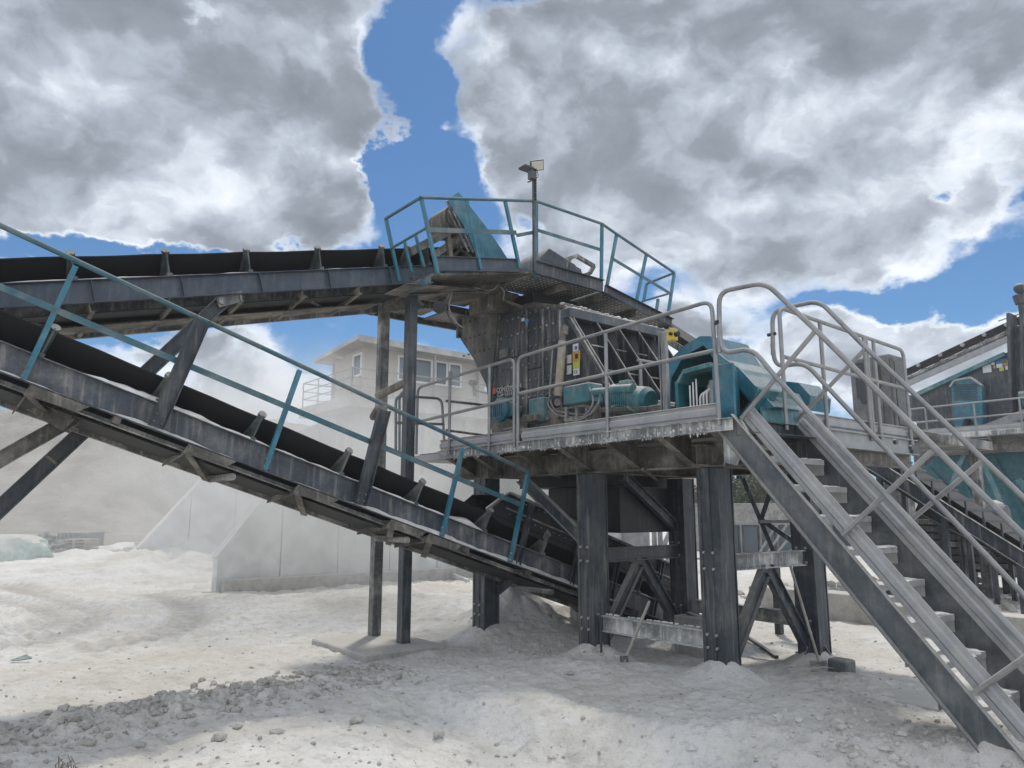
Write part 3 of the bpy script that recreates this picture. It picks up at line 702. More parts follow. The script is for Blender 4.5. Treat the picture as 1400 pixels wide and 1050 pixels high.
# gusset brackets below the near channel
for k, v in enumerate((-.15, .72, 2.15, 3.35, 4.55, 5.1)):
    m = MB(); a = F1.p(v, -.02, -.015); b_ = F1.p(v + .42, -.02, -.015)
    m.prism([F1.p(v, -.03, -.012), F1.p(v + .50, -.03, -.012), F1.p(v + .42, -.03, -.10), F1.p(v - .02, -.03, -.12)], U * .012)
    m.prism([F1.p(v, -.03, -.12), F1.p(v, .75, -.22), F1.p(v, .75, -.16), F1.p(v, -.03, -.03)], F1.S * .012)
    m.bar(F1.p(v + .03, -.03, -.12), F1.p(v + .50, .82, -.20), .08, .012, F1.N)
    part('gusset_bracket', m, 'beige', C1o)
m = MB(); m.prof(F1.p(-2.2, WB - .1, -.16), F1.p(9.2, WB - .1, -.16), Lsec(.07, .07, .008, -1), F1.N); m.prof(F1.p(-2.2, .12, -.09), F1.p(9.2, .12, -.09), Lsec(.06, .05, .008), F1.N)
part('lower_angle', m, 'steeldusty', C1o)
# return rollers
for v in (.1, 2.7, 4.9, 7.3):
    m = MB(); m.cyl(F1.p(v, .1, -.16), F1.p(v, .9, -.16), .04); part('return_roller', m, 'steeldusty', C1o)
# dust lying on the channel
def dust_ridge(fr, v0, v1, t0, t1, n0, hgt, seed, name='dust_layer', parent=None):
    m = MB(); n = int((v1 - v0) / .035); vv = []
    for k in range(n + 1):
        v = v0 + (v1 - v0) * k / n; a = hgt * max(0.08, .55 + 1.3 * float(fbm(np.array([v]), np.array([0.]), 1.1, 5, .6, seed)[0])) * min(1, k / 6, (n - k) / 6 + .01)
        j1 = .012 * float(vnoise(np.array([v * 14]), np.array([3.]), seed)[0]); j2 = .02 * float(vnoise(np.array([v * 9]), np.array([8.]), seed)[0])
        vv += [fr.p(v, t0 + j1, n0), fr.p(v, t0 + .012 + j1, n0 + a * .55), fr.p(v, (t0 + t1) / 2 + j2, n0 + a), fr.p(v, t1 - .01, n0 + a * .6), fr.p(v, t1, n0)]
    ff = [(k * 5 + a, k * 5 + a + 1, (k + 1) * 5 + a + 1, (k + 1) * 5 + a) for k in range(n) for a in range(4)]
    m.add(vv, ff); return part(name, m, 'dust', parent, kind='stuff')
dust_ridge(F1, -1.5, 5.9, .0, .26, CH + .001, .075, 3, parent=C1o); dust_ridge(F1, 5.9, 9.3, .01, .10, CH + .001, .018, 9, parent=C1o)
dust_ridge(F1, -1.5, 8.8, .002, .060, .010, .045, 13, parent=C1o)
# handrail
def rail_line(pts, r, mat, parent, name='handrail'):
    m = MB(); m.tube(pts, r, 0, 10); return part(name, m, mat, parent)
rt = [(0, 308), (103, 359), (263, 433), (350, 475), (407, 503), (528, 558), (650, 611), (722, 645)]
rp = [PU(x, y, 8.06) for x, y in rt]
a0, a1 = rp[0], rp[-1]; ext = a0 + (a0 - a1).normalized() * 1.2
m = MB(); m.tube([ext, a0 + (a1 - a0) * .33, a1], .027); part('handrail', m, 'tealrail', C1o)
q0, q1 = PU(0, 392, 8.06), PU(712, 690, 8.06); m = MB(); m.prof(q0 + (q0 - q1).normalized() * 1.2, q1, [(-.006, -.032), (.006, -.032), (.006, .032), (-.006, .032)], F1.N); part('mid_rail', m, 'tealrail', C1o)
for (x0, y0, x1, y1) in ((100, 362, 28, 517), (408, 505, 360, 641), (632, 612, 603, 733), (722, 646, 697, 768)):
    m = MB(); a, b = PU(x0, y0, 8.055), PU(x1, y1, 8.055); m.prof(a, b, Lsec(.05, .05, .007), U); part('railing_post', m, 'teal', C1o)
    m = MB(); 
    for f in (.02, .09): m.cyl(b + (a - b) * f - U * .014, b + (a - b) * f + U * .02, .012, n=6)
    part('bolt', m, 'steeldusty', C1o, kind='stuff')
for (x0, y0, x1, y1, wd) in ((277, 436, 212, 584, .155), (524, 560, 491, 690, .155)):
    a, b = PU(x0, y0, 8.05), PU(x1, y1, 8.05); m = MB(); m.prof(a, b, [(x, y) for x, y in Csec(wd, .07, .010)], (b - a).cross(U)); part('hoop_post', m, 'steeldusty' if x0 < 0 else 'steel', C1o, .003)
    m = MB(); d = (b - a).normalized(); s_ = d.cross(U).normalized()
    for f in (.04, .10):
        for e_ in (-.04, .04): m.cyl(b - d * f * 1.3 + s_ * e_ - U * .01, b - d * f * 1.3 + s_ * e_ - U * .03, .013, n=6)
    part('bolt', m, 'steeldusty', C1o, kind='stuff')
m = MB(); m.tube([PU(524, 557, 8.05), PU(518, 557, 8.6), PU(510, 570, 9.0)], .05); part('hoop_cap', m, 'beige', C1o)
# skirt box at the loading end
m = MB(); v0, v1 = 6.15, 9.7
m.prism([F1.p(v0 - .25, .06, CH + .28), F1.p(v0, .06, CH + .62), F1.p(v1, .06, CH + .62), F1.p(v1, .06, CH + .22), F1.p(v0, .06, CH + .20)], U * .012)
m.prism([F1.p(v0 - .25, WB - .06, CH + .28), F1.p(v0, WB - .06, CH + .62), F1.p(v1, WB - .06, CH + .62), F1.p(v1, WB - .06, CH + .22), F1.p(v0, WB - .06, CH + .20)], U * -.012)
m.prism([F1.p(v0, .06, CH + .62), F1.p(v1, .06, CH + .62), F1.p(v1, WB - .06, CH + .62), F1.p(v0, WB - .06, CH + .62)], F1.N * .01)
part('loading_skirt', m, 'black', C1o)
m = MB(); m.tube([F1.p(v0 - .3, .03, CH + .30), F1.p(v0 - .02, .03, CH + .64), F1.p(v1, .03, CH + .64)], .022, .06); m.bar(F1.p(v0, .035, CH + .42), F1.p(v1, .035, CH + .42), .03, .02, F1.N)
part('skirt_flange', m, 'steeldusty', C1o)
for v in (6.55, 7.55, 8.35, 9.3):
    m = MB(); m.prof(F1.p(v, .045, .02), F1.p(v, .045, CH + .62), Csec(.08, .05, .01, -1), F1.S); part('skirt_stiffener', m, 'steel', C1o)
m = MB()
for k in range(30):
    v = v0 + .1 + k * .115
    for n in (CH + .58, CH + .36): m.cyl(F1.p(v, .045, n), F1.p(v, .075, n), .009, n=6)
part('bolt', m, 'steeldusty', C1o, kind='stuff')
m = MB(); m.cyl(F1.p(9.75, .05, CH * .5), F1.p(9.75, .95, CH * .5), .20, n=24); part('tail_pulley', m, 'rubber', C1o)
for t in (.05, .9):
    for v in (9.0, 9.6):
        m = MB(); a = F1.p(v, t, 0); m.bar(a, Vector((a.x, a.y, -.1)), .09, .09, V); part('leg', m, 'steeldusty', C1o)
# raking leg with bolted shoe at the left
m = MB(); a, b = PU(100, 572, 8.5), PU(-70, 668, 8.5); m.prof(a, b, Csec(.15, .08, .01), (b - a).cross(U)); part('leg', m, 'beige', C1o)
m = MB(); a = PU(88, 566, 8.45); m.cyl(a - U * .1, a + U * .12, .06); m.slab([PU(36, 560, 8.42), PU(86, 590, 8.42), PU(108, 566, 8.42), PU(78, 552, 8.42)], .015); m.slab([PU(52, 545, 8.3), PU(62, 555, 8.3), PU(92, 574, 8.3), PU(112, 556, 8.3), PU(70, 538, 8.3)], .015)
part('leg_bracket', m, 'beige', C1o)
for t in (.1, .9):
    m = MB(); a = F1.p(-2.0, t, 0); m.bar(a, Vector((a.x, a.y, -.1)), .15, .15, V); part('leg', m, 'steel', C1o)

# ---- feed conveyor behind it
C2o = thing('feed_conveyor', 'upper black belt conveyor running up from the left edge to the crusher inlet', 'conveyor', F2.p(5.3, .5, 0))
conv_frame(F2, -2.4, 6.9, C2o, 'steelblue', 'steeldusty', [], ret=-.10)
belt(F2, -2.4, 6.7, C2o)
for px, py in ((113, 372), (241, 366), (350, 362), (446, 358), (532, 356), (566, 355), (592, 355)): idler(F2, PU(px, py, F2.u0 + .03).dot(V), C2o, 0)
m = MB(); m.prof(F2.p(-2.4, WB + .06, -.14), F2.p(6.6, WB + .06, -.14), Csec(.16, .06, .008, -1), F2.N); part('lower_chord', m, 'steeldusty', C2o)
m = MB(); m.prism([F2.p(-2.4, .55, -.17), F2.p(5.2, .55, -.17), F2.p(5.2, WB + .02, -.17), F2.p(-2.4, WB + .02, -.17)], F2.N * .006); part('spill_tray', m, 'beige', C2o)
for k in range(9):
    v = -1.2 + k * .83; m = MB(); m.prof(F2.p(v, .02, -.05), F2.p(v, WB + .05, -.16), Csec(.10, .05, .008), F2.N); part('cross_beam', m, 'beige', C2o)
    if k % 2 == 0: m = MB(); m.bar(F2.p(v, .05, -.06), F2.p(v + .8, WB, -.17), .06, .012, F2.N); part('diagonal_brace', m, 'beige', C2o)
for k in range(10):
    v = -1.5 + k * .95; m = MB(); m.bar(F2.p(v, .02, .012), F2.p(v, .02, CH - .012), .008, .05, U); part('web_stiffener', m, 'steelblue', C2o)
dust_ridge(F2, -2, 5.0, .005, .06, CH + .001, .012, 19, parent=C2o)
# raking strut
m = MB(); a, b = PU(302, 414, 9.42), PU(-90, 778, 9.42); m.prof(a, b, Csec(.17, .09, .012), (b - a).cross(U)); 
d = (b - a).normalized(); s_ = d.cross(U).normalized(); o = part('raking_leg', m, 'steel', C2o)
m = MB(); c = PU(72, 628, 9.42); m.prism([c - s_ * .075 - U * .03, c + s_ * .075 - U * .03, c + s_ * .075 - U * .03 + d * .03 , c - s_ * .075 - U * .03 + d * .03], U * .09); part('leg_stiffener', m, 'beige', o)
m = MB(); a = PU(302, 412, 9.35); m.cyl(a - U * .06, a + U * .1, .045); m.slab([PU(294, 402, 9.34), PU(330, 398, 9.34), PU(332, 412, 9.34), PU(300, 420, 9.34)], .015); part('pivot_plate', m, 'steeldusty', C2o)
# trestle posts
T = thing('post_trestle', 'pair of tall steel posts under the upper conveyor left of the crusher', 'support posts', W(9.7, 5.45, 0))
for (pt, pb, u_, mt) in (((565, 385), (551, 893), 9.42, 'steel'), ((523, 405), (511, 888), 10.25, 'steeldusty')):
    b = PU(pb[0], pb[1], u_); tp = PU(pt[0], pt[1], u_); m = MB(); m.bar(Vector((b.x, b.y, -.15)), Vector((b.x, b.y, tp.z + .05)), .145, .145, V); part('post', m, mt, T, .006)
m = MB(); m.cyl(PU(517, 541, 10.2), PU(556, 522, 9.45), .06); part('tie_bar', m, 'beige', T)
# head end: pulley, gearbox, hood
m = MB(); m.cyl(F2.p(6.75, .05, CH - .02), F2.p(6.75, .95, CH - .02), .24, n=28); part('head_pulley', m, 'rubber', C2o)
def poly_u(pts, u): return [PU(x, y, u) for x, y in pts]
hood = [(612, 274), (626, 263), (634, 272), (668, 316), (685, 341), (697, 360), (656, 360), (640, 318)]
m = MB(); m.prism(poly_u(hood, 8.98), U * .012); part('hood_side_plate', m, 'teal', C2o)
pf = poly_u(hood, 8.98); m = MB()
for a, b in zip(pf[1:5], pf[2:6]): m.prism([a, b, b + U * .10, a + U * .10], (b - a).cross(U).normalized() * .012)
part('hood_cover', m, 'teal', C2o)
m = MB()
for off in (0, 6, 12): m.bar(PU(613 + off, 287 + off * .2, 9.0), PU(641 + off, 345, 9.0), .02, .02)
m.bar(PU(612, 274, 9.0), PU(630, 330, 9.3), .05, .03); part('hood_flange', m, 'steeldusty', C2o)
m = MB(); c = PU(612, 305, 9.35); m.cyl(c - U * .22, c + U * .25, .22, n=20); m.cyl(c - U * .26, c - U * .22, .17, n=20); m.cbox(c + V * .15 - Z * .08, U * .3, V * .25, Z * .28); part('drive_motor', m, 'beige', C2o, .01)
m = MB(); m.bar(PU(560, 345, 9.2), PU(622, 312, 9.2), .10, .12); m.bar(PU(592, 350, 9.25), PU(632, 322, 9.25), .08, .10); m.bar(PU(612, 318, 9.2), PU(616, 356, 9.2), .07, .07)
part('take_up_arm', m, 'beige', C2o)
m = MB(); m.bar(PU(600, 355, 9.3), PU(640, 322, 9.3), .04, .04); m.bar(PU(605, 325, 9.3), PU(644, 352, 9.3), .04, .04); m.bar(PU(618, 352, 9.3), PU(632, 338, 9.3), .04, .04); m.cbox(PU(628, 338, 9.6), U * .4, V * .3, Z * .25)
part('scraper_frame', m, 'beige', C2o)

# ================================================================== UPPER WALKWAY over the crusher
UW = thing('upper_walkway', 'railed checker plate walkway round the conveyor head above the crusher', 'walkway', W(8.5, 7.25, 5.6))
k1 = [F2.p(5.32, 0, 0).z]
def zdeck(v):
    return np.interp(v, [5.2, 7.25, 8.72, 10.5], [5.20, 5.66, 5.64, 5.33])
m = MB(); vs_ = [5.35, 7.0]; 
def deckpiece(v0, v1, u0, u1, mt='grate', th=.03, dz=0):
    m = MB(); m.prism([W(u0, v0, zdeck(v0) + dz), W(u0, v1, zdeck(v1) + dz), W(u1, v1, zdeck(v1) + dz), W(u1, v0, zdeck(v0) + dz)], -Z * th); return part('checker_plate', m, mt, UW)
for a, b in ((5.35, 6.28), (6.30, 7.22)): deckpiece(a, b, 8.55, 9.25, 'beige')
for a, b in ((7.27, 8.0), (8.02, 8.70), (8.76, 9.62), (9.64, 10.5)): deckpiece(a, b, 8.55, 9.55)
for a, b in ((5.9, 6.9), (6.93, 7.9), (7.93, 8.9)):
    m = MB(); m.prism([W(10.45, a, 5.42), W(10.45, b, 5.5), W(11.35, b, 5.5), W(11.35, a, 5.42)], -Z * .03); part('checker_plate', m, 'grate', UW)
# raised lozenges of the plate seen from below
m = MB()
for iu in range(11):
    for iv in range(36):
        u_ = 8.62 + iu * .085; v_ = 7.33 + iv * .088
        if v_ > 10.4 or random.random() < .12: continue
        s1 = 1 if (iu + iv) % 2 else -1; z_ = zdeck(v_) - .031
        a = W(u_, v_, z_); d1 = (U + V * s1).normalized() * .036; d2 = (U * -s1 + V).normalized() * .012
        m.add([a - d1, a + d2 - Z * .004, a + d1, a - d2 - Z * .004], [(0, 1, 2, 3)])
for iu in range(9):
    for iv in range(30):
        u_ = 10.5 + iu * .095; v_ = 6.0 + iv * .095; s1 = 1 if (iu + iv) % 2 else -1; z_ = 5.38 + (v_ - 5.9) * .027
        a = W(u_, v_, z_); d1 = (U + V * s1).normalized() * .03; d2 = (U * -s1 + V).normalized() * .009
        m.add([a - d1, a + d2 - Z * .004, a + d1, a - d2 - Z * .004], [(0, 1, 2, 3)])
part('tread_lozenges', m, 'white', UW, kind='stuff')
def pbeam(name, pts, h, b, mat, u=None, kind=Csec, dirn=1, parent=None):
    m = MB(); m.prof(pts[0], pts[1], kind(h, b, .01, dirn) if kind is Csec else kind(h, b), Z); return part(name, m, mat, parent)
for (x0, y0, x1, y1, h) in ((598, 363, 708, 364, .21), ):
    pbeam('edge_channel', (PU(x0, y0 - 2, 8.55), PU(x1, y1, 8.55)), h, .06, 'steelblue', parent=UW)
pbeam('edge_channel', (W(8.5, 7.22, 5.70), W(8.5, 8.72, 5.68)), .22, .06, 'steel', parent=UW)
pbeam('edge_channel', (W(8.5, 8.76, 5.64), W(8.5, 10.5, 5.33)), .16, .06, 'steel', parent=UW)
m = MB(); m.prof(W(8.5, 5.3, 5.13), W(9.25, 5.3, 5.13), Csec(.09, .05, .008), Z); part('end_channel', m, 'tealrail', UW)
for (a, b) in (((9.55, 7.25), (9.55, 10.5)), ((8.55, 7.9), (9.55, 7.9)), ((8.55, 8.74), (9.6, 8.74)), ((8.55, 9.6), (9.6, 9.6)), ((8.55, 10.48), (9.6, 10.48)), ((10.4, 5.9), (10.4, 9)), ((11.4, 5.8), (11.4, 8.9)), ((10.4, 8.9), (11.4, 8.9)), ((10.4, 5.85), (11.4, 5.85)), ((9.25, 5.4), (9.25, 7.2))):
    m = MB(); za, zb = zdeck(a[1]) - .10, zdeck(b[1]) - .10
    if a[0] > 10: za = zb = 5.38
    m.prof(W(a[0], a[1], za), W(b[0], b[1], zb), Csec(.12, .06, .008), Z); part('deck_joist', m, 'beige', UW)
# skirts down from conv channel to joists seen as a long beige soffit
m = MB(); m.prism([W(8.6, 5.0, 5.03), W(9.25, 5.0, 5.03), W(10.4, 7.2, 5.48), W(9.3, 7.2, 5.50)], Z * .01); part('soffit_plate', m, 'beige', UW)
def urail(pts, r=.024, mat='tealrail', name='handrail'):
    m = MB(); m.tube(pts, r, 0, 8); return part(name, m, mat, UW)
top = [PU(527, 299, 9.3), PU(575, 270, 8.5), PU(733, 275, 8.5), PU(823, 306, 8.5), PU(843, 320, 8.5), PU(922, 373, 8.5)]
for a, b in zip(top[:-1], top[1:]): urail([a, b])
endr = PU(884, 388, 9.35); urail([top[-1], endr])
urail([PU(534, 340, 9.3), PU(582, 312, 8.5)], .02, name='mid_rail')
m = MB(); m.prof(PU(582, 314, 8.5), PU(706, 318, 8.5), [(-.005, -.035), (.005, -.035), (.005, .035), (-.005, .035)], Z); part('mid_rail', m, 'tealrail', UW)
for a, b in (((706, 322), (733, 317)), ((736, 315), (823, 342)), ((838, 354), (916, 401))):
    m = MB(); m.prof(PU(a[0], a[1], 8.5), PU(b[0], b[1], 8.5), [(-.005, -.028), (.005, -.028), (.005, .028), (-.005, .028)], Z); part('mid_rail', m, 'tealrail', UW)
urail([PU(916, 401, 8.5), PU(878, 412, 9.35)], .02, name='mid_rail')
for a, b, u_ in (((575, 270), (598, 374), 8.5), ((527, 299), (545, 384), 9.3), ((637, 272), (657, 368), 8.5), ((690, 273), (710, 366), 8.5), ((733, 275), (733, 378), 8.5), ((823, 306), (822, 396), 8.5),
                 ((843, 320), (828, 400), 8.5), ((884, 346), (870, 412), 8.5), ((922, 373), (912, 440), 8.5), ((884, 388), (880, 412), 9.35), ((900, 408), (897, 428), 8.9)):
    m = MB(); p, q = PU(*a, u_), PU(*b, u_); m.prof(p, q, Lsec(.045, .045, .006), U); part('railing_post', m, 'teal', UW)
for a, b in (((553, 330), (563, 372)), ((568, 321), (580, 365))):
    p, q = PU(*a, 8.95), PU(*b, 8.95); m = MB(); m.bar(p, q, .035, .035, U); part('railing_post', m, 'teal', UW)
# machine parts on the deck
t = thing('belt_cover', 'dark angular steel cover standing on the upper walkway', 'cover', W(9.0, 8.0, 5.7))
pp = [PU(x, y, 8.72) for x, y in ((737, 374), (741, 350), (751, 339), (787, 362), (792, 378))]; m = MB(); m.prism(pp, U * .7); part('cover_shell', m, 'steel', t, .01)
t2 = thing('lifting_bracket', 'angular grey lifting bracket on the upper walkway right of the dark cover', 'bracket', PU(800, 372, 8.8))
for off in (0, .35):
    m = MB(); q = [PU(x, y, 8.75) + U * off for x, y in ((774, 366), (779, 353), (788, 350), (812, 364), (806, 374))]
    for a, b in zip(q[:-1], q[1:]): m.bar(a, b, .06, .06)
    part('bracket_arm', m, 'steeldusty', t2)
m = MB(); m.bar(PU(779, 353, 8.75), PU(779, 353, 8.75) + U * .35, .05, .05); m.bar(PU(806, 374, 8.75), PU(806, 374, 8.75) + U * .35, .05, .05); part('cross_bar', m, 'steeldusty', t2)
m = MB(); pp = [PU(x, y, 9.3) for x, y in ((700, 372), (706, 362), (738, 350), (738, 373))]; m.prism(pp, U * .7); t = thing('inlet_chute', 'dust covered grey chute between conveyor head and crusher inlet', 'chute', W(9.8, 7, 5)); part('chute_shell', m, 'steeldusty', t, .01)
m = MB(); m.ubox(9.5, 10.05, 7.05, 7.7, 5.22, 5.60); part('chute_neck', m, 'beige', t, .01)
m = MB(); m.ubox(9.0, 10.2, 7.6, 8.6, 5.15, 5.50); part('rubber_curtain', m, 'rubber', t)
# cables hanging under the walkway
for k, (pts, r, mt) in enumerate((([(618, 398), (612, 420), (622, 440), (632, 448)], .014, 'galvpipe'), ([(616, 398), (606, 418), (618, 442), (630, 452)], .012, 'beige'), ([(645, 395), (660, 402), (672, 400), (684, 390)], .014, 'beige'), ([(648, 393), (664, 398), (675, 396), (682, 388)], .012, 'galvpipe'), ([(684, 392), (690, 398), (688, 410)], .010, 'galvpipe'), ([(560, 386), (600, 392), (640, 396), (700, 372)], .012, 'black'))):
    q = [PU(x, y, 9.2) for x, y in pts]; m = MB(); m.tube(q, r, .5, 6, 6); o = part('power_cable', m, mt)
    tag(o, ['pale cable looping down left of the crusher inlet', 'thin dusty cable bowed beside the pale one at the inlet', 'brown cable sagging under the conveyor head', 'light cable sagging just above the brown one', 'short cable end hanging under the walkway middle', 'black cable strung along the walkway soffit'][k], 'cable')
m = MB(); m.bar(PU(600, 415, 9.6), PU(618, 392, 9.6), .10, .05); m.cyl(PU(600, 420, 9.7), PU(600, 420, 9.5), .10); t = thing('belt_scraper', 'dark scraper arm hanging under the conveyor head', 'scraper', PU(600, 415, 9.6)); part('scraper_arm', m, 'steel', t)

# floodlight mast
FL = thing('floodlight_mast', 'mast with two floodlights rising from the upper walkway corner', 'floodlight', W(8.47, 7.24, 5.6))
m = MB(); p0, p1 = PU(731, 372, 8.47), PU(730, 232, 8.47); m.bar(Vector((p1.x, p1.y, p0.z)), p1, .045, .045, V); part('mast', m, 'steel', FL)
m = MB(); c = PU(734, 226, 8.45); nx = Vector((.35, -.75, -.55)).normalized(); sx = nx.cross(Z).normalized(); sy = sx.cross(nx)
sx2 = (sx * .95 - sy * .3).normalized(); sy2 = nx.cross(sx2) * 1
m.cbox(c, sx2 * .23, sy2 * .17, nx * .05); L_ = part('lamp_housing', m, 'steel', FL, .01)
m = MB(); m.cbox(c + nx * .028, sx2 * .20, sy2 * .14, nx * .006); part('lamp_glass', m, 'lens', L_)
m = MB(); c2 = PU(722, 231, 8.55); m.cbox(c2, V * .26, U * .18, Z * .04); part('lamp_housing', m, 'steel', FL, .008)
m = MB(); m.tube([PU(722, 230, 8.5), PU(726, 224, 8.5), PU(733, 226, 8.5)], .012); m.cbox(PU(727, 240, 8.45), U * .09, V * .09, Z * .13); m.tube([PU(734, 232, 8.45), PU(736, 240, 8.45), PU(732, 246, 8.45)], .006); m.bar(PU(727, 247, 8.45), PU(722, 249, 8.45), .03, .02)
part('lamp_bracket', m, 'steel', FL)
m = MB()
for k in range(12): c = PU(732, 232 + k * 3.6, 8.44); m.cyl(c - Z * .015, c + Z * .01, .022, n=6)
part('cable_spiral', m, 'black', FL, kind='stuff')

# ================================================================== CRUSHER
CR = thing('impact_crusher', 'dark impact crusher with ribbed rear housing standing on the steel platform', 'crusher', W(8.0, 8.2, 2.9))
vf = 7.4; vb = 9.5
side = [(9.62, 5.22), (8.92, 5.16), (8.05, 4.99), (7.97, 4.90), (7.24, 3.85), (6.93, 3.35), (6.93, 2.97), (9.9, 2.97), (9.86, 3.5)]
def pv_(pts, v): return [W(u, v, z) for u, z in pts]
m = MB(); m.prism(pv_([(u, z) for u, z in side], vf + .03), V * .03); part('side_plate', m, 'plate', CR)
# bolted wear panels, each a slab
panels = [((9.60, 5.18), (9.05, 5.14), (9.15, 4.42), (9.70, 4.42)), ((9.03, 5.14), (8.92, 5.13), (8.92, 4.42), (9.13, 4.42)), ((8.90, 5.13), (8.52, 5.06), (8.52, 4.15), (8.90, 4.15)), ((8.50, 5.05), (8.12, 4.97), (8.12, 3.9), (8.50, 3.9)),
          ((9.71, 4.40), (8.92, 4.40), (8.92, 3.86), (9.80, 3.86)), ((8.90, 4.13), (8.52, 4.13), (8.52, 3.3), (8.90, 3.3)), ((8.50, 3.88), (8.12, 3.88), (8.12, 3.3), (8.50, 3.3)), ((9.81, 3.84), (8.92, 3.84), (8.92, 3.28), (9.88, 3.28)),
          ((8.10, 4.94), (7.97, 4.80), (7.42, 4.02), (7.22, 3.70), (8.10, 3.70))]
for pl_ in panels:
    m = MB(); m.prism(pv_(pl_, vf), V * .03); part('wear_panel', m, 'plate', CR, .004)
m = MB()
for k in range(11):
    for r_ in range(7):
        u_ = 9.55 - k * .145 + .03 * (r_ % 2); z_ = 5.05 - r_ * .27
        if u_ > 8.0: m.cyl(W(u_, vf, z_), W(u_, vf - .022, z_), .018, n=6)
for z_ in (4.7, 4.45, 4.2, 3.95): m.cyl(W(8.02 - (4.9 - z_) * .05, vf, z_), W(8.02 - (4.9 - z_) * .05, vf - .02, z_), .014, n=6)
part('panel_bolt', m, 'steeldusty', CR, kind='stuff')
m = MB()
for (u0, z0, z1) in ((8.91, 3.3, 5.13), (8.51, 3.3, 5.06), (8.11, 3.4, 4.96)): m.bar(W(u0, vf - .012, z0), W(u0, vf - .012, z1), .03, .025, V)
m.bar(W(9.62, vf - .01, 5.2), W(9.88, vf - .01, 3.3), .035, .03, V); m.bar(W(7.97, vf - .005, 4.9), W(7.24, vf - .005, 3.85), .03, .02, V); m.bar(W(7.24, vf - .005, 3.85), W(6.93, vf - .005, 3.35), .03, .02, V)
part('panel_seam', m, 'steeldusty', CR)
# inlet box (farther left) with faceted underside
inl = [(10.75, 5.35), (9.72, 5.50), (9.60, 5.22), (9.88, 3.3), (9.86, 4.11), (10.33, 4.57), (10.75, 5.01)]
inl = [(10.75, 5.35), (9.72, 5.52), (9.63, 5.22), (9.84, 3.62), (9.95, 4.05), (10.33, 4.57), (10.75, 5.01)]
m = MB(); m.prism(pv_(inl, vf - .05), V * .02); part('inlet_side_plate', m, 'inlet', CR)
m = MB(); q = pv_(inl, vf - .03)
for a, b in zip(q[3:], q[4:] + q[:1]): m.prism([a, b, b + V * 1.9, a + V * 1.9], (b - a).cross(V).normalized() * .02)
m.prism([p + V * 1.9 for p in q], V * .02); part('inlet_shell', m, 'inlet', CR)
m = MB(); a, b = W(10.75, vf - .09, 5.36), W(9.72, vf - .09, 5.53); m.bar(a, b, .08, .05); m.bar(b, W(9.0, vf - .05, 5.2), .06, .04); m.bar(W(10.75, vf - .09, 5.36), W(10.75, vf - .09, 5.0), .05, .05, V); part('inlet_flange', m, 'beige', CR)
m = MB()
for k in range(6):
    for r_ in range(3): m.cyl(W(10.6 - k * .15, vf - .05, 5.25 - r_ * .3), W(10.6 - k * .15, vf - .075, 5.25 - r_ * .3), .018, n=6)
part('inlet_bolt', m, 'beige', CR, kind='stuff')
# main volume behind the plate
m = MB(); m.prism(pv_([(9.60, 5.18), (8.05, 4.95), (8.02, 4.6), (7.7, 3.4), (7.7, 3.0), (9.85, 3.0), (9.8, 3.6)], vf + .065), V * (vb - vf - .1)); part('housing', m, 'black', CR)
m = MB(); m.prism(pv_([(9.6, 5.17), (9.6, 5.32), (8.9, 5.28), (8.12, 5.06), (8.05, 4.95)], vf + .1), V * 1.9); part('housing_roof', m, 'beige', CR)
# rear frame: ribs, sill, top beam
ribv = [7.45, 7.95, 8.42, 8.90, 9.42]
for k, v in enumerate(ribv):
    m = MB(); m.prism(pv_([(8.0, 4.86), (7.98, 4.92), (7.24, 3.87), (6.93, 3.42), (6.93, 3.36), (7.5, 3.36), (7.75, 3.6), (7.9, 4.6)], v), V * .025); r = part('rear_rib', m, 'plate', CR)
    m = MB(); m.bar(W(7.975, v + .012, 4.925), W(7.235, v + .012, 3.875), .016, .012, (U * -1 + Z)); m.bar(W(7.235, v + .012, 3.87), W(6.92, v + .012, 3.43), .016, .012, (U * -1 + Z)); part('rib_edge', m, 'steeldusty', r)
for zz, uu in ((4.35, 7.62), (3.95, 7.40)):
    m = MB()
    for a, b in zip(ribv[:-1], ribv[1:]): m.bar(W(uu, a + .12, zz), W(uu, a + .36, zz), .02, .02)
    part('rib_handle', m, 'steeldusty', CR, kind='stuff')
m = MB(); m.bar(W(7.98, 7.38, 4.88), W(7.98, 9.75, 4.88), .20, .15); part('top_beam', m, 'stringm', CR, .012)
m = MB(); m.bar(W(8.28, 7.6, 5.08), W(8.28, 9.55, 5.02), .12, .12); part('hinge_beam', m, 'steeldusty', CR, .01)
m = MB(); m.bar(W(6.95, 7.42, 3.40), W(6.95, 9.5, 3.40), .14, .09); part('sill_beam', m, 'galv', CR, .01)
def lumps(p0, p1, wd, h, n, name, parent):
    m = MB()
    for k in range(n):
        c = p0.lerp(p1, random.random()) + U * random.uniform(-wd, wd); m.ball(c, random.uniform(.4, 1) * h, 7, 4, .5)
    return part(name, m, 'dust', parent, kind='stuff')
lumps(W(7.98, 7.5, 4.965), W(7.98, 9.6, 4.965), .07, .05, 70, 'dust_layer', CR); lumps(W(8.28, 7.6, 5.14), W(8.28, 9.5, 5.08), .05, .05, 60, 'dust_layer', CR); lumps(W(6.95, 7.5, 3.44), W(6.95, 9.4, 3.44), .04, .035, 50, 'dust_layer', CR)
m = MB(); m.prism(pv_([(7.9, 3.3), (6.95, 3.3), (6.95, 2.95), (7.9, 2.95)], 7.7), V * 1.6); part('rear_sill_box', m, 'tan', CR)
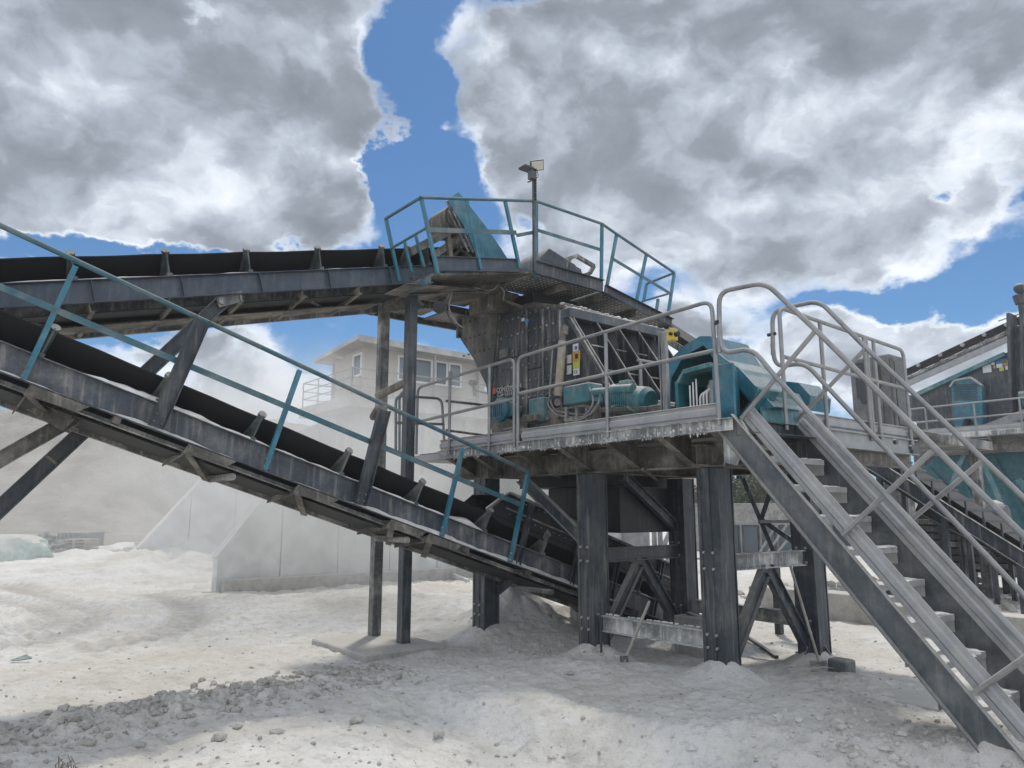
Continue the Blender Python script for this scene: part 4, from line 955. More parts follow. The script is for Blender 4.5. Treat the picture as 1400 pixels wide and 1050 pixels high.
# hydraulic ram
m = MB(); a, b = PV(769, 466, 7.25), PV(763, 541, 7.25); m.cyl(a, b, .062, n=18); r = part('hydraulic_ram', m, 'tan', CR)
m = MB(); m.cyl(a, PV(770, 452, 7.25), .05); c = PV(771, 452, 7.25); m.cbox(c, U * .10, V * .08, Z * .13); part('ram_clevis', m, 'beige', r); m = MB(); m.cyl(PV(762, 550, 7.17), PV(762, 550, 7.33), .055); part('ram_pin', m, 'beige', r)
m = MB(); m.tube([PV(756, 478, 7.3), PV(751, 545, 7.3), PV(758, 562, 7.3), PV(790, 567, 7.2), PV(803, 566, 7.2)], .016, .1); part('hydraulic_hose', m, 'galvpipe', r)
m = MB(); m.tube([PV(753, 540, 7.28), PV(748, 553, 7.28), PV(760, 568, 7.25), PV(800, 572, 7.2), PV(812, 562, 7.2)], .014, .1); part('hydraulic_hose', m, 'galvpipe', r)
# rotor bearing guard and base
m = MB(); c = PV(684, 560, 7.25); m.cyl(c + V * .16, c - V * .02, .20, .205, n=10); m.cyl(c - V * .02, c - V * .06, .205, .15, n=10); g = part('bearing_guard', m, 'teal', CR, .006)
m = MB()
for k in range(5): m.bar(c + U * (.10 - k * .05) - V * .065 - Z * .12, c + U * (.10 - k * .05) - V * .065 + Z * .12, .018, .012, V)
part('guard_slat', m, 'tealdeep', g, kind='stuff')
m = MB(); m.prism([PV(x, y, 7.3) for x, y in ((694, 548), (708, 556), (706, 566), (694, 570))], V * .1); part('guard_arm', m, 'tealdull', CR)
m = MB(); m.prism([PV(x, y, 7.28) for x, y in ((672, 592), (670, 565), (700, 575), (725, 566), (768, 556), (768, 582), (672, 604))], V * .04); part('base_plate', m, 'beige', CR)
m = MB(); 
for k in range(5): m.cyl(PV(706 + k * 14, 585 - k * 4, 7.27), PV(706 + k * 14, 585 - k * 4, 7.2), .03, n=8)
m.cbox(PV(728, 572, 7.15), U * .3, V * .15, Z * .10); m.cbox(PV(715, 590, 7.1), U * .18, V * .12, Z * .12); m.cyl(PV(690, 590, 7.2), PV(712, 586, 7.2), .05)
part('base_fittings', m, 'beige', CR, .008)
# teal oil tank, grid and motor
m = MB(); m.cbox(PV(797, 540, 7.05), U * .52, V * .28, Z * .27); part('oil_tank', m, 'tealdull', CR, .025)
m = MB(); m.ubox(8.28, 8.62, 7.18, 7.36, 3.25, 3.62); part('valve_box', m, 'tealdull', CR, .02)
m = MB(); z0 = 2.93
for x in (775, 789, 803): a = PV(x, 556, 7.05); m.bar(Vector((a.x, a.y, z0)), Vector((a.x, a.y, 3.38)), .05, .04, V)
for z_ in (3.0, 3.2, 3.36): m.bar(W(PV(772, 556, 7.05).dot(U), 7.05, z_), W(PV(806, 556, 7.05).dot(U), 7.05, z_), .04, .03)
part('tank_stand', m, 'steeldusty', CR)
m = MB(); a, b = PV(838, 543, 7.0), PV(886, 548, 7.0); m.cyl(a, b, .175, n=24); mo = part('motor_body', m, 'tealdull', CR, .02)
m = MB(); dx_ = (b - a).normalized()
for k in range(9): q_ = a + dx_ * (.10 + k * .035); m.cyl(q_, q_ + dx_ * .010, .188, n=24)
part('cooling_fin', m, 'tealdull', mo, kind='stuff')
m = MB(); m.cbox(a.lerp(b, .5) + Z * .19 - V * .05, U * .16, V * .14, Z * .08); part('terminal_box', m, 'tealdull', mo, .008)
m = MB(); m.cyl(b, b + dx_ * .05, .165, .13, n=24); part('end_cap', m, 'tealdeep', mo)
m = MB(); m.cyl(PV(836, 533, 6.85), PV(866, 531, 6.85), .06, n=16); m.cyl(PV(812, 537, 6.9), PV(836, 535, 6.9), .06, n=14); part('coupling_cylinder', m, 'tealdull', mo)
m = MB(); m.bar(PV(830, 562, 7.0), PV(895, 560, 7.0), .3, .06); m.cbox(PV(812, 566, 6.95), U * .14, V * .14, Z * .2); m.cbox(PV(905, 562, 7.0), U * .2, V * .3, Z * .12); part('motor_base', m, 'beige', CR, .01)
for pts in (((806, 530), (812, 545), (808, 560), (795, 572)), ((822, 532), (818, 556), (806, 568)), ((836, 556), (850, 552), (868, 562)), ((775, 575), (792, 576), (812, 562), (822, 540))):
    m = MB(); m.tube([PV(x, y, 6.86) for x, y in pts], .013, .15, 6); part('hydraulic_hose', m, 'galvpipe', CR)
# stickers and lettering
def sticker(px0, py0, px1, py1, mat, parent, v=7.385, dv=.006, lift=0):
    a, b = PV(px0, py0, v), PV(px1, py1, v); u0, u1 = a.dot(U), b.dot(U); m = MB(); m.ubox(min(u0, u1), max(u0, u1), v - dv - lift, v - lift, b.z, a.z); return part('sticker', m, mat, parent)
sticker(783.5, 471, 791, 480, 'stickw', CR); sticker(783, 481, 793.5, 493, 'sticko', CR); sticker(783.5, 494, 793, 503, 'sticky', CR); ce = sticker(784, 504.5, 792.5, 512, 'stickw', CR)
sticker(775.5, 486, 781.5, 496, 'stickw', CR); sticker(775.5, 500, 781.5, 511, 'stickw', CR)
a = PV(787.5, 475.5, 7.375); m = MB(); m.cyl(a, a - V * .004, .030, n=18); part('sticker_disc', m, 'stickb', CR)
a = PV(788.2, 487, 7.375); m = MB(); m.cbox(a, U * .06, V * .004, Z * .07); part('sticker_mark', m, 'ink', CR)
text_part('ce_mark', 'CE', PV(784.6, 511, 7.376), -U, Z, .065, 'ink', CR)
ts = .105
b0 = PV(678.5, 536.8, 7.335)
text_part('maker_lettering', 'CONSTMACH', Vector((b0.x, b0.y, b0.z)), -U, Z, ts, 'text', CR)
text_part('model_lettering', 'CSI-1212', PV(680, 542.8, 7.335), -U, Z, ts, 'text', CR)
m = MB(); c = PV(675.5, 534.5, 7.335); m.cbox(c, U * .09, V * .004, Z * .10); part('maker_emblem', m, 'red', CR)
a = PV(689, 483, 7.39); m = MB(); m.cbox(a, U * .25, V * .01, Z * .14); part('type_plate', m, 'steeldusty', CR)
m = MB(); m.cyl(PV(720.5, 439, 7.39), PV(720.5, 439, 7.38), .04, n=12); part('sticker_disc', m, 'stickb', CR); 
m = MB(); m.cbox(PV(768, 434, 7.39), U * .05, V * .01, Z * .09); part('sticker_mark', m, 'stickb', CR)
m = MB(); m.cbox(PV(715, 437, 7.39), U * .07, V * .01, Z * .05); part('sticker_mark', m, 'stickw', CR)

# discharge chute box below the floor
m = MB(); m.ubox(7.45, 9.0, 7.9, 9.2, 1.62, 2.28); m.ubox(7.7, 9.3, 7.55, 9.3, 2.28, 2.70); part('discharge_chute', m, 'black', CR, .01)

# ================================================================== PLATFORM
PL = thing('steel_platform', 'dust caked steel platform on thick columns carrying the crusher', 'platform', W(6, 7, 0))
FZ = 2.86
def fplate(u0, u1, v0, v1):
    m = MB(); m.ubox(u0, u1, v0, v1, FZ - .03, FZ); part('floor_plate', m, 'grate', PL)
uu = [4.50, 5.6, 6.9, 8.2, 9.4, 10.6]
for a, b in zip(uu[:-1], uu[1:]): fplate(a + .003, b - .003, 6.47, 7.40)
for a, b in ((4.5, 5.4), (5.403, 6.9), (6.903, 8.2), (8.203, 9.4), (9.403, 10.6)): fplate(a, b - .003, 7.403, 8.9)
for a, b in ((8.903, 9.7), (9.703, 10.5)): fplate(4.45, 6.9, a, b)
m = MB(); m.prof(W(4.47, 6.44, FZ - .055), W(9.95, 6.44, FZ - .055), Csec(.13, .05, .008, -1), Z); part('edge_channel', m, 'edge', PL)
m = MB(); m.prof(W(4.45, 7.62, FZ - .09), W(4.45, 10.5, FZ - .09), Csec(.20, .06, .01, 1), Z); part('edge_channel', m, 'galv', PL)
m = MB(); m.prof(W(4.45, 6.46, FZ - .09), W(4.45, 7.60, FZ - .09), Csec(.18, .06, .01, 1), Z); part('edge_channel', m, 'steel', PL)
m = MB(); m.ubox(4.40, 4.43, 10.35, 10.55, FZ - .2, FZ - .05); part('end_plate', m, 'steel', PL)
# icicle-like drips on the front edge
m = MB()
for k in range(22):
    uc = random.uniform(4.5, 9.9)
    for j_ in range(random.randint(2, 9)):
        u_ = min(9.92, max(4.5, uc + random.gauss(0, .05))); l = random.uniform(.004, .022) * random.choice((1, 1, 2)); c = W(u_, 6.437, FZ - .118); m.cyl(c + Z * .012, c - Z * l, random.uniform(.008, .02), .004, n=5, caps=True)
for k in range(90):
    u_ = random.uniform(4.5, 9.9); m.ball(W(u_, 6.436, FZ - .10 + random.uniform(-.015, .05)), random.uniform(.006, .018), 6, 4, 1.3)
part('dust_drips', m, 'dust', PL, kind='stuff')
# kick plates: pressed profile with a rounded swage
def kick(p0, p1, h=.17, parent=None, nrm=None, name='kick_plate', mat='galv'):
    pr = [(-.004, 0), (.004, 0), (.004, h * .22), (.022, h * .32), (.026, h * .5), (.022, h * .68), (.004, h * .78), (.004, h * .92), (.03, h), (.024, h + .006), (-.004, h * .96), (-.004, h * .80), (.014, h * .68), (.018, h * .5), (.014, h * .32), (-.004, h * .22)]
    m = MB(); m.prof(p0, p1, pr, Z); return part(name, m, mat, parent)
kick(W(7.88, 6.45, FZ + .005), W(4.62, 6.45, FZ + .005), parent=PL); kick(W(9.93, 6.45, FZ + .005), W(7.95, 6.45, FZ + .005), parent=PL)
kick(W(4.47, 7.66, FZ + .005), W(4.47, 10.45, FZ + .005), parent=PL)
# handrails on the front edge
pr = .0235
def hr(pts, parent=PL, r=pr, bend=.13, name='handrail', mat='galvpipe'):
    m = MB(); m.tube(pts, r, bend, 12); return part(name, m, mat, parent, label=None)
vr = 6.42
ztop = 4.12; zmid = 3.57; zb = FZ - .06
uL = PV(708, 500, vr).dot(U); uR = PV(976, 420, vr).dot(U)
def PW(px, py): return PV(px, py, vr)
hr([W(uL, vr, zb), PW(708, 489), PW(973, 411), W(uR, vr, zb)])
hr([W(uL, vr, PW(711, 538).z), PW(978, 479)], bend=0, name='mid_rail')
um = PV(828, 460, vr).dot(U); hr([W(um, vr, zb), W(um, vr, PV(828, 456, vr).z)], bend=0, name='rail_post')
uL2 = PV(703, 490, vr).dot(U); hr([W(uL2, vr, zb), PW(703, 490), PW(571, 530), W(PW(571, 530).dot(U), vr, FZ)], name='handrail')
hr([PW(703, 545), PW(571, 577)], bend=0, name='mid_rail')
for x in (669, 615): u_ = PV(x, 540, vr).dot(U); hr([W(u_, vr, zb), W(u_, vr, PV(x, 540, vr).z + (.42 if x > 640 else .38))], bend=0, name='rail_post')
# return loops at the far left end
e0 = PW(571, 530).dot(U)
for (x0, x1, dx) in ((541, 607, 0),):
    hr([PU(541, 618, e0), PU(541, 541, e0), PU(604, 545, e0), PU(608, 618, e0)], name='handrail'); hr([PU(541, 578, e0), PU(607, 580, e0)], bend=0, name='mid_rail')
    hr([PU(546, 618, e0 + .05), PU(546, 538, e0 + .05), PU(560, 533, e0 + .05)], name='handrail')
hr([PU(610, 548, e0 + .05), PU(672, 555, e0 + .05)], bend=0, name='mid_rail', mat='steeldusty'); hr([PU(610, 588, e0 + .05), PU(668, 596, e0 + .05)], bend=0, name='mid_rail', mat='steeldusty')
m = MB(); m.ubox(9.95, e0 + .1, 6.45, 8.6, FZ - .12, FZ - .02); part('floor_plate', m, 'galv', PL)
# guard rail on the right part of the platform
def PR(px, py): return PU(px, py, 4.42)
va = PR(1070, 500).dot(V); vb_ = PR(1242, 560).dot(V)
hr([W(4.42, va, zb), W(4.42, va, 4.18), W(4.42, vb_, 4.10), W(4.42, vb_, zb)]); hr([W(4.42, va, 3.62), W(4.42, vb_, 3.56)], bend=0, name='mid_rail')
for px in (1128, 1187, 1190): v_ = PR(px, 540).dot(V); hr([W(4.42, v_, zb), W(4.42, v_, 4.14)], bend=0, name='rail_post')
v_ = PR(1200, 540).dot(V); hr([W(4.42, v_, zb), W(4.42, v_, 4.13)], bend=0, name='rail_post')
hr([W(6.8, va + .3, 4.0), W(6.8, vb_, 4.0)], bend=0, mat='galvpipe'); hr([W(6.8, va + .3, 3.45), W(6.8, vb_, 3.45)], bend=0, name='mid_rail')
for vv in (va + .35, (va + vb_) / 2, vb_): hr([W(6.8, vv, FZ), W(6.8, vv, 4.0)], bend=0, name='rail_post')
m = MB(); c = W(4.40, PR(1056, 460).dot(V), 3.85)
# columns
for nme, (cu, cv) in COLS.items():
    m = MB(); h_ = 2.42; a = .14
    if nme == 'C3': h_ = 2.42
    # fabricated H column with closed faces front and side flanges proud
    m.ubox(cu - a, cu + a, cv - a + .02, cv + a - .02, -.15, h_)
    m.ubox(cu - a - .012, cu + a + .012, cv - a, cv - a + .018, -.15, h_); m.ubox(cu - a - .012, cu + a + .012, cv + a - .018, cv + a, -.15, h_)
    m.bar(W(cu - a * .1, cv - a - .004, -.1), W(cu - a * .1, cv - a - .004, h_), .045, .012, V)
    m.bar(W(cu + a * .75, cv - a - .004, -.1), W(cu + a * .75, cv - a - .004, h_), .02, .012, V)
    o = part('column', m, 'steel', PL, .004)
    m = MB()
    for zz in (1.28, 1.46, .42, .56):
        for du in (-.05, .075): m.cyl(W(cu + du, cv - a, zz), W(cu + du, cv - a - .026, zz), .017, n=6)
    part('column_bolt', m, 'galv', o, kind='stuff')
    m = MB(); m.ubox(cu - .2, cu + .2, cv - .2, cv + .2, -.1, .03)
    for du, dv in ((-1, 0), (1, 0), (0, -1), (0, 1)):
        p = W(cu + du * a, cv + dv * a, .0); o_ = U * du + V * dv; m.prism([p, p + o_ * .16, p + o_ * .16 + Z * .03, p + Z * .26], (V if du else U) * .014)
    part('base_gusset', m, 'steel', PL)
# main beams at column heads
def ib(p0, p1, h, b, mat='beige', name='main_beam'):
    m = MB(); m.prof(p0, p1, Isec(h, b, .016, .012), Z); return part(name, m, mat, PL)
ib(W(4.7, 7.2, 2.58), W(10.3, 7.0, 2.58), .30, .18); ib(W(4.7, 9.13, 2.58), W(10.3, 9.0, 2.58), .30, .18)
for cu in (5.3, 7.28, 9.28): ib(W(cu, 6.9, 2.555), W(cu, 10.4, 2.555), .24, .14, name='cross_beam')
ib(W(4.52, 7.4, 2.58), W(4.52, 10.4, 2.58), .18, .1, name='cross_beam')
# cantilever brackets under the walkway
for cu in (4.75, 5.5, 6.35, 7.2, 8.1, 9.1, 9.8):
    m = MB(); m.prism([W(cu, 7.08, FZ - .05), W(cu, 6.50, FZ - .05), W(cu, 6.50, FZ - .11), W(cu, 7.08, 2.46)], U * .012); m.prism([W(cu - .05, 6.5, FZ - .115), W(cu + .06, 6.5, FZ - .115), W(cu + .06, 7.08, 2.455), W(cu - .05, 7.08, 2.455)], Z * .01)
    part('cantilever_bracket', m, 'beige', PL)
for vv in (6.75, 7.1): m = MB(); m.prof(W(4.6, vv, FZ - .06), W(9.9, vv, FZ - .06), Csec(.06, .03, .005), Z); part('joist', m, 'beige', PL)
for cu in (5.0, 6.2, 7.9): m = MB(); m.tube([W(cu, 7.0, 2.44), W(cu + 1.4, 8.9, 2.40)], .02); part('tie_rod', m, 'beige', PL)
# bracing
def brace(p0, p1, h=.16, mat='steel', name='brace', b=.09):
    m = MB(); m.prof(p0, p1, Isec(h, b, .012, .01), Z); return part(name, m, mat, PL)
for ca, cb in (('C1', 'C5'), ('C2', 'C4')):
    (u0, v0), (u1, v1) = COLS[ca], COLS[cb]; zt_ = 1.34
    brace(W(u0, v0 + .15, zt_), W(u1, v1 - .15, zt_), .19, 'steel' if ca == 'C2' else 'edge', 'brace_beam', .12)
    um_, vm_ = (u0 + u1) / 2, (v0 + v1) / 2
    brace(W(um_, vm_ - .02, zt_ - .1), W(u0, v0 + .2, .30), .16); brace(W(um_, vm_ + .02, zt_ - .1), W(u1, v1 - .2, .30), .16)
brace(W(5.45, 7.28, .48), W(7.05, 7.12, .50), .20, 'edge', 'brace_beam', .12); lumps(W(5.5, 7.28, .60), W(7.0, 7.12, .62), .03, .03, 40, 'dust_layer', PL)
brace(W(5.45, 9.13, .55), W(7.15, 9.2, .55), .18, 'steeldusty', 'brace_beam', .12)
brace(W(7.4, 7.12, 1.55), W(8.6, 7.0, 2.42), .16, 'steel'); brace(W(9.24, 7.0, .9), W(9.0, 8.0, 1.5), .12); brace(W(7.35, 9.0, 1.7), W(7.35, 7.9, 2.42), .14)
brace(W(9.1, 6.95, .75), W(8.3, 7.0, 1.25), .12); brace(W(9.35, 8.8, .55), W(9.4, 7.9, 1.4), .12)
m = MB(); a = W(7.0, 6.98, .62); m.cyl(a, W(6.9, 6.9, .62), .02); m.bar(W(6.93, 6.95, .60), W(6.93, 6.95, .0), .012, .03, V); part('hanging_bar', m, 'steel', PL)

# ================================================================== STAIRS
ST = thing('steel_staircase', 'steel stairs with pipe handrails descending to the lower right corner', 'staircase', W(2.4, 7.0, 0))
vn, vfar = 6.50, 7.55
def on(px, py): return PV(px, py, vn - .04)
# near stringer: channel with web towards the camera
top_u = [on(1004, 600), on(1032, 600)]; bot = [on(1330, 1009), on(1381, 1011)]
sdir = (on(1381, 1011) - on(1032, 600)); sdir = (sdir / abs(sdir.dot(U)))
def stringer(v_, mat, dirn):
    # line of the upper edge, extended to the landing and into the ground
    a = on(1032, 600); u0, z0 = a.dot(U), a.z; k = (on(1381, 1011).z - z0) / (on(1381, 1011).dot(U) - u0)
    uA, uB = 4.47, 2.04; p0, p1 = W(uA, v_, z0 + k * (uA - u0)), W(uB, v_, z0 + k * (uB - u0))
    n = (p1 - p0).cross(V).normalized(); n = n if n.z > 0 else -n
    m = MB(); m.prof(p0 - n * .12, p1 - n * .12, Csec(.24, .065, .010, dirn), n); o = part('stringer', m, mat, ST, .002)
    return p0, p1, n, k, u0, z0
p0n, p1n, sn, sk, su, sz = stringer(vn - .03, 'stringm', 1); p0f, p1f, _, _, _, _ = stringer(vfar + .03, 'stringm', -1)
def sline(u_): return sz + sk * (u_ - su)
m = MB(); m.prism([W(4.62, vn - .03, FZ - .14), W(4.40, vn - .03, FZ + .0), W(4.32, vn - .03, sline(4.32)), W(4.47, vn - .03, 2.38), W(4.62, vn - .03, 2.42)], V * .012); part('head_plate', m, 'edge', ST)
for v_ in (vn + .012, vfar - .03):
    a, b = W(4.40, v_, sline(4.40) + .03), W(2.12, v_, sline(2.12) + .03)
    m = MB(); h = .17; prf = [(-.004, 0), (.004, 0), (.004, h * .25), (.02, h * .36), (.02, h * .62), (.004, h * .74), (.004, h), (-.004, h), (-.004, h * .78), (.012, h * .62), (.012, h * .36), (-.004, h * .22)]
    m.prof(a, b, prf, sn); part('kick_plate', m, 'galv', ST)
# treads
nt = 9
for k in range(nt):
    u_ = 4.12 - k * .2285; z_ = 2.46 - k * .2915
    if k == 0: pass
    m = MB(); m.ubox(u_ - .01, u_ + .245, vn + .02, vfar - .04, z_ - .004, z_); m.ubox(u_ - .01, u_ - .004, vn + .02, vfar - .04, z_ - .055, z_ - .004); m.ubox(u_ + .239, u_ + .245, vn + .02, vfar - .04, z_ - .055, z_ - .004)
    m.ubox(u_ - .004, u_ + .239, vfar - .048, vfar - .042, z_ - .16, z_ - .004)
    t = part('tread', m, 'galv', ST)
    m = MB(); q = []
    for a in range(26):
        f = a / 25; q.append(W(u_ + .10 + .1 * random.uniform(-1, 1), vn + .05 + f * (vfar - vn - .14), z_))
    for c in q: m.ball(c, random.uniform(.03, .085), 8, 4, .22)
    part('dust_layer', m, 'dust', t, kind='stuff')
m = MB(); m.ubox(4.16, 4.45, vn + .0, vfar, FZ - .16, FZ - .155); part('landing_flap', m, 'steel', ST)
m = MB(); m.prism([W(4.5, vfar - .02, FZ - .02), W(4.25, vfar - .02, FZ - .02), W(4.02, vfar - .02, 2.55), W(4.5, vfar - .02, 2.45)], V * .012); part('head_plate', m, 'steel', ST)
# rails: pipes in the plane of each stringer
rs = .0255
def shr(pts, v_, name='handrail', bend=.14):
    m = MB(); m.tube([PV(x, y, v_) for x, y in pts] if not isinstance(pts[0], Vector) else pts, rs, bend, 12); return part(name, m, 'galvpipe', ST)
a = PV(1400, 733, 6.42); b = PV(1114, 450, 6.42); e_ = a + (a - b) * .22
shr([PV(984, 482, 6.42), PV(983, 399, 6.42), PV(1046, 386, 6.42), b, e_], 6.42)
a = PV(1400, 878, 6.42); b = PV(1061, 516, 6.42); shr([PV(983, 440, 6.42), PV(987, 484, 6.42), PV(1028, 476, 6.42), b, a + (a - b) * .25], 6.42)
a = PV(1400, 681, 7.6); b = PV(1183, 475, 7.6); shr([PV(1057, 485, 7.6), PV(1056, 425, 7.6), PV(1120, 411, 7.6), b, a + (a - b) * .5], 7.6)
a = PV(1400, 814, 7.6); b = PV(1130, 528, 7.6); shr([PV(1056, 470, 7.6), PV(1060, 502, 7.6), PV(1101, 496, 7.6), b, a + (a - b) * .5], 7.6)
for pts, v_ in ((((1116, 451), (1061, 516), (1014, 572)), 6.42), (((1274, 617), (1210, 675), (1152, 731)), 6.42), (((1400, 765), (1400, 900), (1334, 946)), 6.42),
                (((1183, 477), (1132, 530), (1086, 578)), 7.6), (((1343, 630), (1275, 685), (1219, 733)), 7.6), (((1440, 880), (1420, 920), (1390, 932)), 7.6)):
    if pts[0][0] >= 1400: pts = pts[1:]
    q = [PV(x, y, v_ + (.02 if k == len(pts) - 1 else 0)) for k, (x, y) in enumerate(pts)]
    if len(q) == 2: q[0] = q[0] + (q[0] - q[1]) * 1.0
    m = MB(); m.tube([q[0], q[-1]], .023, 0, 12); part('rail_strut', m, 'galvpipe', ST)
m = MB(); c = PV(1055, 457, 7.6); m.cyl(c - U * .05, c + U * .05, .022, n=8); c = PV(982, 441, 6.42); m.cyl(c - Z * .02, c + Z * .02, .034); part('pipe_clamp', m, 'black', ST)
m = MB(); c = PU(1222, 604, 4.36); m.cyl(c, c - U * .04, .035); c = PU(1243, 612, 4.36); m.cyl(c, c - U * .04, .03); part('pivot_bolt', m, 'steel', ST)

# ================================================================== EQUIPMENT ON THE PLATFORM
E_ = thing('emergency_stop_post', 'yellow emergency stop box on a post behind the front handrail', 'switch', W(5.4, 6.6, FZ))
b = PV(912, 560, 6.62); m = MB(); tz = PV(915, 460, 6.62).z; m.prof(Vector((b.x, b.y, FZ)), Vector((b.x, b.y, tz + .08)), Csec(.10, .05, .006), U); part('post', m, 'galv', E_)
m = MB(); c = PV(919, 458, 6.56); m.cbox(c, U * .10, V * .09, Z * .14); bx = part('switch_box', m, 'yellow', E_, .012)
m = MB(); m.cyl(c - U * .05, c - U * .09, .032, n=14); m.cyl(c - U * .03 - V * .05, c - U * .03 - V * .075, .02); part('switch_knob', m, 'black', bx)
m = MB()
for dx in (-.02, 0, .02): q = Vector((b.x, b.y, 0)) - V * .03 + U * dx; m.tube([q + Z * FZ, q + Z * (tz - .05)], .008, n=6)
part('cable', m, 'galvpipe', E_)

# teal hydraulic cabinet, open to the front
H_ = thing('hydraulic_power_unit', 'teal open fronted hydraulic unit with white pipes beside the stairs head', 'hydraulic unit', W(5.2, 6.9, FZ))
oL = PV(926, 560, 6.62).dot(U); oM = PV(972, 545, 6.62).dot(U); zt = PV(930, 506, 6.62).z; zt2 = PV(972, 497, 6.62).z; oR = PV(990, 560, 6.7).dot(U)
m = MB(); m.prism([W(oL, 6.62, zt - .12), W(oL - .10, 6.62, zt), W(oM, 6.62, zt2 + .02), W(oM, 6.62, zt2 - .03), W(oL - .10, 6.62, zt - .05), W(oL, 6.62, zt - .17)], V * .5); part('roof', m, 'tealdull', H_, .004)
m = MB(); m.ubox(oL - .02, oL + .02, 6.62, 7.12, FZ, zt - .12); m.ubox(oM, oL, 7.10, 7.12, FZ, zt); part('back_panel', m, 'tealdeep', H_)
m = MB(); m.ubox(oM - .26, oM - .001, 6.66, 6.70, FZ, zt2 - .02); m.ubox(oM - .02, oM, 6.70, 7.12, FZ, zt2 - .02); part('side_panel', m, 'teal', H_, .004)
m = MB(); m.ubox(oM + .04, oL - .06, 6.68, 7.0, FZ + .12, FZ + .17); 
for u_ in (oM + .08, oL - .1): m.bar(W(u_, 6.72, FZ), W(u_, 6.72, FZ + .12), .03, .03, V)
part('manifold', m, 'galvpipe', H_, .006)
for k in range(6):
    u_ = oL - .11 - k * .045; m = MB(); hh = .30 + .03 * (k % 3)
    if k < 3: m.tube([W(u_, 6.72, FZ + .17), W(u_, 6.72, FZ + .17 + hh)], .010, n=8)
    else: m.tube([W(u_, 6.72, FZ + .17), W(u_ - .0, 6.72, FZ + .17 + hh * .6), W(u_ - .09, 6.78, FZ + .17 + hh * .75), W(u_ - .12, 6.95, FZ + .17 + hh * .6)], .012, .09, 8)
    part('hydraulic_pipe', m, 'white', H_)
m = MB(); m.cyl(W(oM + .09, 6.80, FZ + .17), W(oM + .09, 6.80, FZ + .45), .07, n=18); m.cyl(W(oM + .09, 6.80, FZ + .45), W(oM + .09, 6.80, FZ + .50), .05, n=18); part('pump_motor', m, 'galvpipe', H_, .005)
m = MB(); m.tube([W(oL + .03, 6.7, FZ), W(oL + .06, 6.68, FZ + .15), W(oL + .0, 6.66, FZ + .25)], .014, .1); m.tube([W(oL + .06, 6.7, FZ), W(oL + .10, 6.68, FZ + .12), W(oL + .04, 6.66, FZ + .3)], .012, .1); part('hose', m, 'black', H_)

# big teal belt guard
G_ = thing('belt_drive_guard', 'large angular teal belt guard sloping over the drive behind the stairs head', 'belt guard', W(5.0, 8.0, FZ))
def guard(v_, pts, th, dark=False): 
    q = [PV(x, y, v_) for x, y in pts]; return q
outer = [(905, 545), (908, 512), (922, 487), (937, 473), (957, 461), (971, 461), (988, 492), (1003, 504), (1020, 528), (1048, 556)]
oq = guard(7.15, outer, 0)
# shell: strip between front plane and back plane following the outer outline
m = MB(); depth = .75
for a, b in zip(oq[:-1], oq[1:]): m.prism([a, b, b + V * depth, a + V * depth], (b - a).cross(V).normalized() * .012)
part('guard_cover', m, 'teal', G_)
inner = [(915, 545), (918, 516), (931, 493), (944, 482), (961, 472), (966, 476), (980, 497), (996, 512), (1012, 534), (1034, 560)]
iq = guard(7.15, inner, 0); m = MB()
for k in range(len(oq) - 1): m.prism([oq[k], oq[k + 1], iq[k + 1], iq[k]], V * .015)
part('guard_lip', m, 'teal', G_)
m = MB(); bq = [p + V * (depth - .02) for p in oq]; m.prism(bq, V * .012); part('guard_back', m, 'tealdeep', G_)
m = MB(); c = PV(985, 540, 7.45); m.cyl(c - V * .12, c + V * .25, .36, n=32); m.cyl(c - V * .20, c - V * .12, .12, n=16); part('flywheel', m, 'steel', G_, .01)
m = MB()
for k in range(7): m.cyl(c - V * (.10 - k * .045), c - V * (.085 - k * .045), .375, n=32)
part('pulley_groove', m, 'black', G_, kind='stuff')
# second sloping channel guard running down to the right
s1 = [(986, 471), (1001, 470), (1018, 492), (1042, 515), (1082, 552), (1090, 566), (1060, 560), (1020, 522), (998, 500)]
q = [PV(x, y, 7.75) for x, y in s1]; m = MB(); m.prism(q, V * .02); 
for a, b in zip(q[:5], q[1:6]): m.prism([a, b, b + V * .3, a + V * .3], (b - a).cross(V).normalized() * .01)
part('slope_channel', m, 'teal', G_)
s2 = [(975, 477), (990, 490), (1010, 503), (1058, 556), (1042, 561), (1000, 520), (985, 505)]
m = MB(); m.prism([PV(x, y, 7.12) for x, y in s2], V * .03); part('slope_channel', m, 'teal', G_)
m = MB(); a0_, a1_ = PV(990, 493, 7.15), PV(1056, 556, 7.15); m.prism([a0_, a1_, a1_ + V * .62, a0_ + V * .62], Z * .012); part('slope_tray', m, 'teal', G_)
lowb = [(1004, 572), (1036, 531), (1081, 538), (1049, 586), (1015, 580)]
m = MB(); q = [PV(x, y, 7.05) for x, y in ((1003, 575), (1040, 532), (1048, 533), (1026, 575))]; m.prism(q, V * .25); part('lower_guard_end', m, 'tealdeep', G_, .006)
m = MB(); m.prism([PV(1036, 532, 7.05), PV(1040, 531, 7.05) , PV(1022, 575, 7.05), PV(1012, 578, 7.05)], V * .7); part('lower_guard', m, 'tealdull', G_, .006)
m = MB(); pa, pb, pc, pd = PV(1040, 532, 7.06), PV(1024, 575, 7.06), None, None
m.prism([W(4.62, 7.1, 3.28), W(4.62, 7.95, 3.28), W(4.42, 7.95, 2.9), W(4.55, 7.1, 2.82)], -U * .02); part('lower_guard_face', m, 'tealdull', G_)
